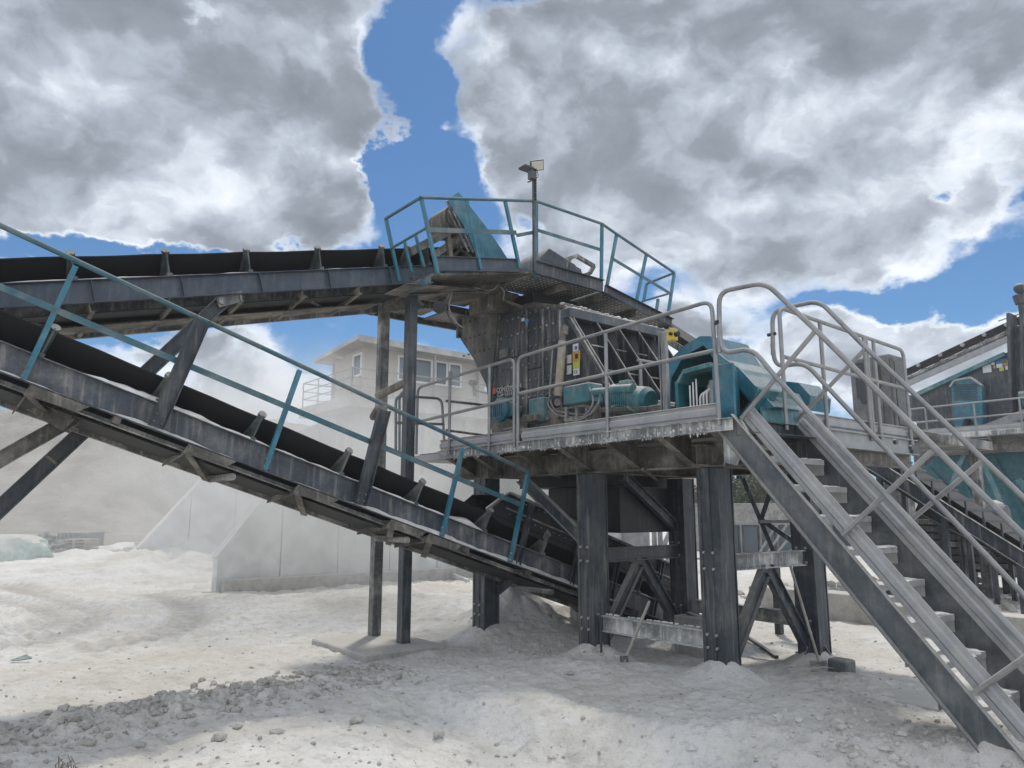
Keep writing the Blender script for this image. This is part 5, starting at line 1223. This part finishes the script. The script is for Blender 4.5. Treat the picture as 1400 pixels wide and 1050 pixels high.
# separate end guard with mesh
G2 = thing('mesh_end_guard', 'small faceted teal guard with mesh side behind the stair rail', 'guard', W(4.7, 8.9, FZ))
pp = [(1073, 521), (1092, 523), (1108, 541), (1106, 561), (1083, 557)]; q = [PV(x, y, 8.5) for x, y in pp]; m = MB(); m.prism(q, V * .5); part('guard_shell', m, 'teal', G2, .008)
m = MB()
for k in range(9): a = PU(1079 + k * 1.5, 545, 4.75); m.bar(PV(1077 + k * 1.6, 543 + k * .8, 8.46), PV(1077 + k * 1.6, 558, 8.46), .006, .006)
for k in range(7): m.bar(PV(1076, 545 + k * 2, 8.46), PV(1091, 549 + k * 1.6, 8.46), .006, .006)
part('guard_mesh', m, 'white', G2, kind='stuff')

# operator cab beyond the right end of the platform
CB = thing('operator_cab', 'dusty grey operator cab with rounded windows beyond the right platform rail', 'cab', W(9, 18, 3))
cv = 17.0
def PC(x, y): return PV(x, y, cv)
x0_, x1_ = PC(1164, 540).dot(U), PC(1221, 540).dot(U); zb_, zt_ = PC(1190, 592).z, PC(1190, 487).z
m = MB(); m.ubox(x1_, x0_, cv, cv + .85, zb_, zt_); bd = part('cab_body', m, 'cab', CB, .05)
def rounded(x_0, y_0, x_1, y_1, v_, dv, mat, name, parent, rr=.35):
    a, b = PV(x_0, y_0, v_), PV(x_1, y_1, v_); u0, u1, z1, z0 = a.dot(U), b.dot(U), a.z, b.z; r = min(abs(u1 - u0), z1 - z0) * rr; P_ = []
    for cx_, cz_, s0 in ((max(u0, u1) - r, z1 - r, 0), (min(u0, u1) + r, z1 - r, 90), (min(u0, u1) + r, z0 + r, 180), (max(u0, u1) - r, z0 + r, 270)):
        for k in range(5): th = R(s0 + k * 22.5); P_.append(W(cx_ + r * math.cos(th), v_, cz_ + r * math.sin(th)))
    m = MB(); m.prism(P_, V * dv); return part(name, m, mat, parent)
d_ = rounded(1192, 494, 1209, 578, cv - .03, .03, 'cab', 'cab_door', CB, .3); rounded(1195, 499, 1205, 530, cv - .045, .014, 'darkglass', 'cab_window', CB); rounded(1168, 497, 1185, 545, cv - .02, .02, 'darkglass', 'cab_window', CB); rounded(1176, 535, 1186, 552, cv - .04, .018, 'darkglass', 'cab_window', CB)
m = MB()
for x in (1213, 1219): a = PV(x, 490, cv - .02); m.bar(W(a.dot(U), cv - .02, zb_ + .1), W(a.dot(U), cv - .02, zt_ - .1), .04, .04, V)
part('cab_rib', m, 'cab', CB); 
m = MB(); m.ubox(x1_ - .03, x1_ - .002, cv + .15, cv + .6, zb_ + .15, zt_ - .15); part('side_locker', m, 'cab', CB, .01)
m = MB(); m.ubox(x1_ - .4, x0_ + .1, cv - .1, cv + 1.4, zb_ - .18, zb_ - .002); part('cab_floor', m, 'beige', CB, .02)
m = MB(); m.ubox((x0_ + x1_) / 2 - .35, (x0_ + x1_) / 2 + .2, cv + .3, cv + .9, -.2, zb_ - .18); part('support_column', m, 'steeldusty', CB)
t = thing('parked_loader', 'small white machine seen through the rail behind the cab', 'machine', W(8, 19, 3.2))
m = MB(); a = PV(1222, 587, 19); m.cbox(a, U * .9, V * .6, Z * .35); part('machine_body', m, 'white', t, .05)
m = MB(); m.tube([PV(1204, 594, 18.6), PV(1204, 571, 18.6), PV(1212, 572, 18.6), PV(1213, 592, 18.6)], .03, .1); m.tube([PV(1216, 590, 18.6), PV(1216, 568, 18.6), PV(1226, 568, 18.6), PV(1226, 588, 18.6)], .03, .1); part('loop_rail', m, 'white', t)
m = MB(); a = PV(1215, 578, 19.6); m.cbox(a, U * .8, V * .4, Z * .6); part('machine_cab', m, 'teal', t, .04); 
m = MB()
for x, y in ((1217, 590), (1231, 586)): c = PV(x, y, 18.6); m.cyl(c, c + V * .2, .12)
part('wheel', m, 'black', t)
m = MB(); c = PV(1200, 600, 17.5); m.ubox(c.dot(U) - 1.6, c.dot(U) + 3.2, 17.3, 19.8, c.z - .25, c.z - .05); part('stand_deck', m, 'steeldusty', t)
for du in (-1.4, 2.8): m = MB(); m.ubox(c.dot(U) + du, c.dot(U) + du + .2, 19.4, 19.6, -.1, c.z - .25); part('stand_post', m, 'steeldusty', t)

# ================================================================== PRIMARY CRUSHER UNIT at the right edge
J = thing('primary_crusher_unit', 'dark plated primary crushing unit with teal hopper at the right edge', 'crusher', W(9, 28.5, 0))
jv = 28.0
def PJ(x, y, v=jv): return PV(x, y, v)
body = [(1246, 592), (1246, 541), (1373, 483), (1384, 478), (1387, 446), (1500, 430), (1500, 592)]
m = MB(); m.prism([PJ(x, y, jv + 1.0) for x, y in body], V * 2.6); part('housing', m, 'steel', J, .02)
m = MB(); a, b = PJ(1250, 541, jv + .9), PJ(1374, 484, jv + .9); m.bar(a, b, .16, .14); part('top_edge', m, 'tealdull', J)
m = MB(); m.bar(PJ(1383, 430, jv + .95), PJ(1388, 585, jv + .95), .1, .7, V); m.bar(PJ(1398, 430, jv + .9), PJ(1398, 585, jv + .9), .1, .15, V); part('housing_rib', m, 'steel', J)
m = MB(); m.ubox(PJ(1260, 598).dot(U) + .6, PJ(1450, 580).dot(U) - 1, jv, jv + 1.0, 4.45, 4.62); part('walkway_deck', m, 'edge', J, .02)
zr = 4.62; ua = PJ(1244, 560).dot(U); ub = PJ(1440, 540).dot(U)
for hh in (.48, .98): m = MB(); m.tube([W(ua, jv, zr + hh), W(ub, jv, zr + hh)], .035, n=8); part('walkway_rail', m, 'galvpipe', J)
for x in (1265, 1332, 1395): u_ = PJ(x, 560).dot(U); m = MB(); m.tube([W(u_, jv, zr - .1), W(u_, jv, zr + .98)], .035, n=8); part('walkway_post', m, 'galvpipe', J)
m = MB(); kick(W(ua, jv + .02, zr), W(ub, jv + .02, zr), .2, J)
m = MB(); m.prof(W(ua - .2, jv + .6, 4.15), W(ub, jv + .6, 4.15), Isec(.5, .25, .03, .03), Z); part('walkway_beam', m, 'beige', J)
for x in (1295, 1350): u_ = PJ(x, 600).dot(U); m = MB(); m.prism([W(u_, jv + .1, 4.45), W(u_, jv + 1, 4.45), W(u_, jv + 1, 3.9)], U * .05); part('walkway_bracket', m, 'beige', J)
m = MB(); m.bar(PJ(1330, 592, jv + .4), PJ(1410, 562, jv + .4), .12, .25); m.bar(PJ(1352, 590, jv + .4), PJ(1415, 566, jv + .4), .05, .05); part('diagonal_channel', m, 'galv', J)
gd = [(1300, 528), (1306, 521), (1327, 517), (1342, 528), (1344, 585), (1336, 587), (1326, 572), (1319, 572), (1314, 588), (1306, 588), (1302, 560)]
m = MB(); m.prism([PJ(x, y, jv + .55) for x, y in gd], V * .4); g = part('flywheel_guard', m, 'teal', J, .03)
m = MB()
for k in range(12):
    for r_ in range(10):
        a = PJ(1304.5 + k * 2.7 + (r_ % 2) * 1.35, 526 + r_ * 2.3, jv + .54); m.cyl(a, a - V * .012, .022, n=5)
part('guard_perforation', m, 'black', g, kind='stuff')
m = MB(); q = [PJ(x, y, jv + .5) for x, y in ((1299, 529), (1305, 520), (1327, 516), (1343, 527))]
for a, b in zip(q[:-1], q[1:]): m.bar(a, b, .1, .06)
part('guard_rim', m, 'galv', g)
for (x_0, y_0, x_1, y_1, mt) in ((1343, 497, 1356, 506, 'stickw'), (1355, 492, 1360, 496, 'stickw'), (1361, 489, 1377, 493.5, 'stickb'), (1358, 497, 1361, 501, 'sticko'), (1362, 495, 1371, 499.5, 'stickw'), (1371, 490, 1381, 496.5, 'sticko'), (1366, 500, 1373, 504.5, 'sticky'), (1374, 498, 1384, 502, 'stickw')):
    a, b = PJ(x_0, y_0 + 2.5, jv + .98), PJ(x_1, y_1 + 2.5, jv + .98); m = MB(); m.ubox(b.dot(U), a.dot(U), jv + .97, jv + .99, b.z, a.z); part('sticker', m, mt, J)
m = MB(); 
hp = [(1262, 640), (1300, 606), (1480, 596), (1480, 760), (1400, 735), (1340, 715)]
m.prism([PJ(x, y, jv + 1.6) for x, y in hp], V * 2.2); part('hopper', m, 'tealdeep', J, .02)
for a, b in (((1310, 640), (1345, 720)), ((1290, 628), (1470, 600)), ((1300, 665), (1470, 640)), ((1350, 612), (1420, 735)), ((1395, 610), (1470, 700)), ((1270, 640), (1330, 705))):
    m = MB(); m.bar(PJ(*a, jv + 1.55), PJ(*b, jv + 1.55), .12, .10, V); part('hopper_rib', m, 'tealdeep', J)
for a, b in (((1318, 622), (1296, 680)), ((1345, 632), (1388, 730)), ((1392, 655), (1450, 730))):
    m = MB(); m.bar(PJ(*a, jv + .9), PJ(*b, jv + .9), .16, .16, V); part('hopper_strut', m, 'tealdull', J)
for x in (1290, 1420): c = PJ(x, 700, jv + 2.5); m = MB(); m.ubox(c.dot(U), c.dot(U) + .35, jv + 2.4, jv + 2.75, -.2, 4.2); part('support_column', m, 'steel', J)
m = MB(); c = PJ(1398, 423, jv + 1.4); m.cyl(c - Z * .9, c + Z * .2, .12); m.cyl(c + Z * .2, c + Z * .5, .2, .26); m.ball(c + Z * .75, .2, 12, 8); part('hopper_beacon', m, 'steel', J)
m = MB(); m.cyl(PJ(1394, 541, jv + .6), PJ(1402, 540, jv + .6), .14); m.prism([PJ(1394, 543, jv + .7), PJ(1406, 543, jv + .7), PJ(1406, 552, jv + .7), PJ(1400, 556, jv + .7)], V * .3); part('side_motor', m, 'tealdull', J)
m = MB(); m.cyl(PJ(1394, 535, jv + .8), PJ(1394, 534, jv + .8), .01)
# belt gallery above it
K = thing('gallery_conveyor', 'conveyor gallery sloping up behind the dark unit at the right edge', 'conveyor', PV(1240, 525, 30.5))
kv = 30.3
def PK(x, y, v=kv): return PV(x, y, v)
for a, b, h, nm, mt in (((1236, 511), (1420, 426), .24, 'belt_edge', 'rubber'), ((1238, 526), (1388, 459), .20, 'lower_chord', 'galv'), ((1240, 518), (1410, 440), .10, 'upper_chord', 'steeldusty')):
    m = MB(); m.bar(PK(*a), PK(*b), .15, h); part(nm, m, mt, K)
m = MB(); m.bar(PK(1236, 511) + V * 1.1, PK(1420, 426) + V * 1.1, .15, .2); part('belt_edge', m, 'rubber', K)
for k in range(9):
    f = k / 8; x = 1245 + 155 * f; yt = 507 - 72 * f; m = MB(); m.bar(PK(x, yt), PK(x + 1, yt + 15), .05, .06, V); part('lattice_post', m, 'steeldusty', K)
    if k < 8: m = MB(); m.bar(PK(x, yt + 14), PK(x + 19, yt - 5), .04, .04); part('lattice_diagonal', m, 'steeldusty', K)
for k in range(5):
    f = k / 4.5; x = 1258 + 135 * f; yt = 500 - 62 * f; m = MB(); c = PK(x, yt); m.cyl(c - V * .2, c + V * .1, .07); m.bar(c - Z * .3, c, .10, .10, V); part('idler_bracket', m, 'galv', K)
m = MB(); m.bar(PK(1365, 439), PK(1410, 424), .04, .04); part('gallery_pipe', m, 'galv', K)
m = MB(); c = PK(1392, 470, kv + .3); m.ubox(c.dot(U) - .2, c.dot(U) + .2, kv + .2, kv + .6, -.2, c.z); part('gallery_leg', m, 'steeldusty', K)
m = MB(); c = PK(1250, 540, kv + .3); m.ubox(c.dot(U) - .2, c.dot(U) + .2, kv + .2, kv + .6, -.2, c.z); part('gallery_leg', m, 'steeldusty', K)

# lower right conveyors descending beneath
def low_conv(name, label, p0, p1, v_, mats, hh=.28, nposts=12, legs=True, extra=0):
    t = thing(name, label, 'conveyor', PV(*p1, v_)); a, b = PV(*p0, v_), PV(*p1, v_); d = b - a
    for off in (0, 1.1):
        m = MB(); m.prof(a + V * off, b + V * off, Csec(hh, .08, .012), Z); part('side_channel', m, mats[0], t)
    m = MB(); n_ = Z * .22; m.prism([a + V * .1 + n_, b + V * .1 + n_, b + V * 1.0 + n_, a + V * 1.0 + n_], Z * .02); part('carrying_belt', m, 'rubber', t)
    m = MB(); n_ = -Z * .25; m.prism([a + V * .1 + n_, b + V * .1 + n_, b + V * 1.0 + n_, a + V * 1.0 + n_], Z * .02); part('return_belt', m, 'rubber', t)
    for k in range(nposts):
        c = a + d * ((k + .5) / nposts); m = MB(); m.bar(c, c + Z * .40, .03, .04, V); m.bar(c + Z * .25 + V * .0, c + Z * .25 + V * 1.1, .03, .04); part('idler_bracket', m, mats[1], t)
    if legs:
        for f in (.15, .5, .85):
            for off in (.05, 1.05): c = a + d * f + V * off; m = MB(); m.bar(c, Vector((c.x, c.y, -.1)), .09, .09, V); part('leg', m, 'steel', t)
    return t
low_conv('stacker_conveyor', 'dark conveyor seen between the stair rails descending to the right edge', (1165, 617), (1440, 790), 14.6, ('steel', 'steel'), .24, 12)
low_conv('hopper_conveyor', 'conveyor under the teal hopper running down to the right edge', (1255, 690), (1470, 800), 18.5, ('black', 'steel'), .34, 9)
t = thing('vibrating_feeder', 'light grey feeder box above the dark conveyor under the teal hopper', 'feeder', PV(1315, 730, 19.5))
m = MB(); q = [PV(x, y, 19.5) for x, y in ((1288, 683), (1334, 683), (1345, 688), (1343, 698), (1300, 700), (1290, 694))]; m.prism(q, V * 1.3); part('feeder_trough', m, 'galv', t, .03)
m = MB(); q = [PV(x, y, 19.45) for x, y in ((1294, 684), (1308, 684), (1308, 689), (1294, 688))]; m.prism(q, V * .03); part('label_plate', m, 'stickw', t)
m = MB(); a = PV(1345, 705, 19.9); m.cyl(a - U * .5, a + U * .6, .25, n=18); m.cyl(PV(1362, 716, 19.6), PV(1362, 716, 19.9), .14); part('exciter_motor', m, 'cab', t, .02)
for x in (1314, 1342): m = MB(); c = PV(x, 715, 19.6); m.bar(Vector((c.x, c.y, -.1)), Vector((c.x, c.y, PV(x, 695, 19.6).z)), .12, .12, V); part('feeder_leg', m, 'steeldusty', t)
m = MB(); m.cyl(PV(1325, 692, 19.46), PV(1325, 692, 19.42), .05); part('trough_port', m, 'steel', t)
# dark screen deck mass between
t = thing('screen_box', 'dark slatted screening machine behind the stairs on the right', 'screen', PV(1290, 790, 20.5))
m = MB(); q = [PV(x, y, 20.5) for x, y in ((1240, 700), (1300, 705), (1380, 760), (1390, 790), (1262, 772), (1240, 740))]; m.prism(q, V * 2); part('screen_body', m, 'black', t, .03)
for k in range(7): m = MB(); m.bar(PV(1236 + k * 3, 712 + k * 10, 20.3), PV(1330 + k * 10, 716 + k * 10, 20.3), .14, .12); part('screen_slat', m, 'steeldusty' if k % 3 == 0 else 'steel', t)
for x in (1262, 1330, 1375): c = PV(x, 780, 20.6); m = MB(); m.bar(Vector((c.x, c.y, -.2)), Vector((c.x, c.y, 1.0)), .16, .16, V); part('screen_leg', m, 'steel', t)
m = MB(); m.bar(PV(1300, 790, 20.2), PV(1360, 796, 20.2), .1, .1); m.bar(PV(1290, 775, 20.2), PV(1340, 792, 20.2), .08, .08); part('screen_tie', m, 'steeldusty', t)
# rear conveyor behind the crusher, right of the walkway
rc = thing('rear_conveyor', 'short dark conveyor rising behind the crusher left of the emergency stop', 'conveyor', W(7, 12, FZ))
m = MB(); m.bar(PV(885, 432, 11.2), PV(990, 500, 11.2), .6, .16); part('carrying_belt', m, 'rubber', rc)
m = MB(); m.bar(PV(892, 452, 10.9), PV(985, 510, 10.9), .1, .12); part('side_channel', m, 'steeldusty', rc)
m = MB(); 
for x, y in ((895, 450), (975, 505)): c = PV(x, y, 11.1); m.bar(Vector((c.x, c.y, FZ - .1)), c, .12, .12, V)
part('leg', m, 'steel', rc)

# ================================================================== BEHIND THE PLATFORM
B2 = thing('site_office', 'low concrete building with dark windows seen under the platform', 'building', PY(1060, 780, 34))
D2 = 34.0
def PB(x, y, d=D2): return PY(x, y, d)
a, b = PB(985, 792), PB(1260, 792); ztp = PB(1050, 688).z; zw1 = PB(1050, 718).z; zw0 = PB(1050, 762).z
wx2 = [(1002, 1012), (1015, 1039), (1042, 1062), (1065, 1088), (1092, 1125), (1130, 1165), (1172, 1210)]
m = MB(); m.box(Vector((a.x, D2, zw1)), Vector((b.x - a.x, 0, 0)), Vector((0, .3, 0)), Z * (ztp - zw1)); part('fascia', m, 'concdark', B2, .02)
m = MB(); m.box(Vector((a.x, D2, -.3)), Vector((b.x - a.x, 0, 0)), Vector((0, .3, 0)), Z * (zw0 + .3)); part('sill_wall', m, 'concrete', B2)
ed = [a.x] + [PB(x, 740).x for p in wx2 for x in p] + [b.x]
for k in range(0, len(ed), 2): m = MB(); m.box(Vector((ed[k], D2, zw0)), Vector((ed[k + 1] - ed[k], 0, 0)), Vector((0, .3, 0)), Z * (zw1 - zw0)); part('pier', m, 'concdark', B2)
for x0, x1 in wx2: p = PB(x0, 740); window('window', Vector((p.x, D2, zw0)), Vector((PB(x1, 740).x - p.x, 0, 0)), Z * (zw1 - zw0), Vector((0, -1, 0)), B2, fm='steel')
m = MB(); m.box(Vector((a.x, D2 + .3, -.3)), Vector((b.x - a.x, 0, 0)), Vector((0, 6, 0)), Z * (ztp + .2)); part('building_mass', m, 'concdark', B2)
# silo group seen left of the rear column
S_ = thing('storage_silo', 'pale silo with ladder frame seen under the chute', 'silo', PY(872, 770, 27))
c = PY(868, 770, 27); m = MB(); m.cyl(Vector((c.x, c.y, 0)), Vector((c.x, c.y, 2.25)), .55, n=24); part('silo_shell', m, 'galv', S_)
for x in (884, 896, 904): p = PY(x, 780, 25.5); m = MB(); m.bar(Vector((p.x, p.y, -.1)), Vector((p.x, p.y, 2.35)), .12, .12, V); part('frame_post', m, 'galv', S_)
for k in range(6): z_ = .35 + k * .36; m = MB(); m.bar(Vector((PY(884, 0, 25.5).x, 25.5, z_)), Vector((PY(940, 0, 25.5).x, 25.5, z_ + .02)), .07, .07); part('frame_rung', m, 'galv', S_)
m = MB(); m.bar(PY(897, 772, 25.3), PY(925, 705, 25.3), .12, .14); m.bar(PY(910, 775, 25.3), PY(935, 730, 25.3), .10, .1); part('frame_diagonal', m, 'galv', S_)
S2 = thing('far_stair_tower', 'thin white lattice stair seen through the leg frame', 'stair tower', PY(1055, 790, 28))
for k in range(4): m = MB(); m.bar(PY(1035 + k * 7, 762 + 5 * k, 28), PY(1072 + k * 5, 700 + k * 16, 28), .05, .07); part('lattice_bar', m, 'galvpipe', S2)
for x in (1066, 1084): m = MB(); p = PY(x, 0, 28); m.bar(Vector((p.x, 28, -.1)), Vector((p.x, 28, 1.6)), .08, .08, V); part('lattice_post', m, 'galvpipe', S2)
X_ = thing('crossed_brace', 'dusty raking angle bars behind the platform beside the stairs', 'brace', W(6.2, 11, 0))
for a, b in (((1013, 655), (1060, 768)), ((1052, 665), (1036, 715)), ((1036, 711), (1085, 745))):
    m = MB(); m.prof(PV(*a, 11.0), PV(*b, 11.0), Lsec(.08, .08, .01), V); part('angle_bar', m, 'steel', X_)
m = MB(); m.bar(PV(1040, 713, 11.0), PV(1112, 713, 11.0), .06, .05); part('angle_bar', m, 'galv', X_)
m = MB(); p = PV(1060, 768, 11.0); m.bar(p, Vector((p.x, p.y, 0)), .1, .1, V); part('angle_bar', m, 'steel', X_)
p = PV(1013, 655, 11.0); m = MB(); m.bar(p, Vector((p.x, p.y, 2.6)), .1, .1, V); part('angle_bar', m, 'steel', X_)

# trees far behind
def tree(px, py_top, py_base, D, wid, label, seed):
    random.seed(seed); b = PY(px, 700, D); b.z = 0; top = PY(px, py_top, D).z
    t = thing('tree', label, 'tree', b, 'trees behind the site office')
    m = MB(); m.tube([b, b + Vector((.2, 0, top * .45)), b + Vector((-.1, .2, top * .8))], .16, .5, 7)
    for k in range(6): a = random.random() * 6.28; s = b + Z * top * random.uniform(.35, .7); m.tube([s, s + Vector((math.cos(a) * wid * .6, math.sin(a) * wid * .6, top * .2))], .06, 0, 5)
    part('trunk', m, 'bark', t); m = MB()
    cl = [(b + Vector((random.gauss(0, wid * .42), random.gauss(0, wid * .42), top * random.uniform(.38, .95))), random.uniform(.25, .55) * wid) for _ in range(18)]
    for k in range(3800):
        c, r = random.choice(cl); d = Vector((random.gauss(0, 1), random.gauss(0, 1), random.gauss(0, 1))).normalized() * r * random.random() ** .4; p = c + d
        q1 = Vector((random.gauss(0, 1), random.gauss(0, 1), random.gauss(0, 1))).normalized() * .11; q2 = q1.cross(Vector((random.gauss(0, 1), random.gauss(0, 1), random.gauss(0, 1)))).normalized() * .06
        m.add([p - q1, p + q2, p + q1, p - q2], [(0, 1, 2, 3)])
    part('crown', m, 'leaf', t, smooth=False)
tree(1040, 640, 700, 44, 2.2, 'dusty green tree behind the site office right of the front column', 1); tree(1012, 655, 700, 46, 1.6, 'smaller dark tree just right of the front column top', 2); tree(1090, 648, 700, 47, 2.4, 'tree crown half hidden by the stair stringer', 3)
tree(930, 676, 700, 52, 2.0, 'low tree behind the silo frame under the platform', 4)
random.seed(99)

# ================================================================== SMALL THINGS
SH = thing('shovel', 'long handled shovel leaning on the rear column at the stairs', 'shovel', PZ(1132, 930))
a, b = PZ(1132, 928), PV(1078, 765, 8.75); a = W(5.05, 8.78, .12); m = MB(); m.cyl(a, b, .017, n=10); m.cyl(b, b + (b - a).normalized() * .10, .024, n=10); part('handle', m, 'wood', SH)
m = MB(); d = (a - b).normalized(); s_ = d.cross(Vector((0, 1, .2))).normalized(); nn = s_.cross(d); rows = []
for k in range(6):
    f = k / 5; wdt = .10 * (1 if f < .7 else (1 - (f - .7) * 1.6)); 
    for j_ in range(5): g = j_ / 4 * 2 - 1; rows.append(a + d * (f * .26 - .04) + s_ * g * wdt + nn * (.03 * g * g))
m.add(rows, [(k * 5 + j_, k * 5 + j_ + 1, (k + 1) * 5 + j_ + 1, (k + 1) * 5 + j_) for k in range(5) for j_ in range(4)]); bl = part('blade', m, 'steeldusty', SH); sm = bl.modifiers.new('thickness', 'SOLIDIFY'); sm.thickness = .006
m = MB(); p = W(4.75, 8.75, .10); m.cbox(p, U * .26, V * .20, Z * .22); o = part('junction_box', m, 'cab', None, .03); tag(o, 'small grey box half buried beside the shovel at the column foot', 'box')
m = MB(); p = GP(1140, 930); q = [p + Vector((math.cos(k / 12 * 6.28) * .26 + (.1 if k > 8 else 0), math.sin(k / 12 * 6.28) * .14, .02 + .015 * (k % 2))) for k in range(11)]; m.tube(q, .006, .05, 6)
tag(part('wire_loop', m, 'galvpipe'), 'thin wire loop lying in the dust beside the shovel', 'wire')
m = MB(); p = GP(27, 905); m.slab([p + Vector((-.12, 0, .03)), p + Vector((.02, -.05, .04)), p + Vector((.14, .02, .05)), p + Vector((.03, .08, .09))], .01); tag(part('cloth_scrap', m, 'tealdeep', None), 'small crumpled green scrap on the white ground near the left edge', 'scrap')
RK = thing('wooden_pole', 'pale wooden pole leaning on the lower brace beam between the columns', 'pole', GP(855, 925))
a, b = GP(854, 925), PV(888, 822, 7.2); m = MB(); m.cyl(a, b, .021, .018, n=8); part('shaft', m, 'wood', RK); m = MB(); d = (b - a).normalized(); m.cbox(a + Z * .04, Vector((.10, .02, 0)), Vector((0, .02, 0)), Z * .07); m.cbox(a + Z * .01 + Vector((.03, 0, 0)), Vector((.03, .0, 0)), Vector((0, .02, 0)), Z * .10); part('iron_foot', m, 'steeldusty', RK)
m = MB(); a, b = GP(1062, 899) + Z * .03, GP(1015, 872) + Z * .10; m.bar(a, b, .05, .04); tag(part('steel_bar', m, 'black'), 'short dark bar lying on the white ground between the right columns', 'bar')
m = MB(); a, b = W(7.35, 8.2, .12), W(7.0, 8.9, .75); m.bar(PV(940, 838, 8.6), PV(965, 848, 8.6), .07, .03); tag(part('steel_offcut', m, 'steel', None), 'small dark offcut lying on the block by the rear column', 'offcut')
m = MB(); m.ubox(6.55, 7.0, 8.45, 8.8, -.1, .50); tag(part('concrete_block', m, 'concdark', None, .02), 'upright concrete block standing by the middle rear column', 'block')
m = MB(); m.tube([PZ(395, 700 + 90), PZ(440, 792), PZ(500, 800)], .05, n=6)
m = MB(); a, b = PZ(578, 782), PZ(640, 797); m.bar(a + Z * .25, b + Z * .05, .10, .10); tag(part('timber_beam', m, 'dust', None), 'whitened beam lying at the foot of the pale ramp wall', 'beam')

# ================================================================== AIR: thin haze over the yard, and the dust plume of the plant
def volmat(name, dens, col, aniso=.2, noise=None):
    m = bpy.data.materials.new(name); m.use_nodes = True; t = NT(m.node_tree); t.n.clear()
    v_ = t.new('ShaderNodeVolumePrincipled'); v_.inputs['Color'].default_value = (*col, 1); v_.inputs['Anisotropy'].default_value = aniso
    if noise:
        pos = t.new('ShaderNodeNewGeometry').outputs['Position']; tc = t.new('ShaderNodeTexCoord').outputs['Object']
        n_ = t.noise(pos, noise[0], 5, .6, .6); d = t.vmath('LENGTH', tc); fall = t.ramp(d, .25, 1.0, 1, 0)
        t.put(v_.inputs['Density'], t.math('MULTIPLY', t.math('MULTIPLY', t.ramp(n_, noise[1], noise[2]), fall), dens))
    else: v_.inputs['Density'].default_value = dens
    o = t.new('ShaderNodeOutputMaterial'); t.l.new(v_.outputs[0], o.inputs['Volume']); return m
hz = MB(); hz.box(Vector((-110, -25, -1.6)), Vector((220, 0, 0)), Vector((0, 125, 0)), Z * 17)
HAZE = True
if HAZE:
    o = part('haze', hz, volmat('air_haze', .0012, (.86, .89, .93)), kind='stuff', smooth=False)
def plume(c, r, dens, noise):
    m = MB(); m.ball(Vector((0, 0, 0)), 1.0, 20, 12); me_o = part('dust_plume', m, volmat('dust_volume', dens, (.93, .92, .90), .1, noise), kind='stuff')
    me_o.location = c; me_o.scale = r; me_o.data.materials[0].cycles.volume_step_rate = 6.0; return me_o
plume(W(15.6, 7.2, 2.9), (6.2, 5.0, 3.2), .66, (.45, .34, .70)); plume(W(10.6, 7.9, 2.0), (2.0, 1.3, 1.1), 1.6, (.9, .40, .62)); plume(W(23.0, 5.0, 2.2), (12, 8, 4.6), .085, (.22, .34, .70))
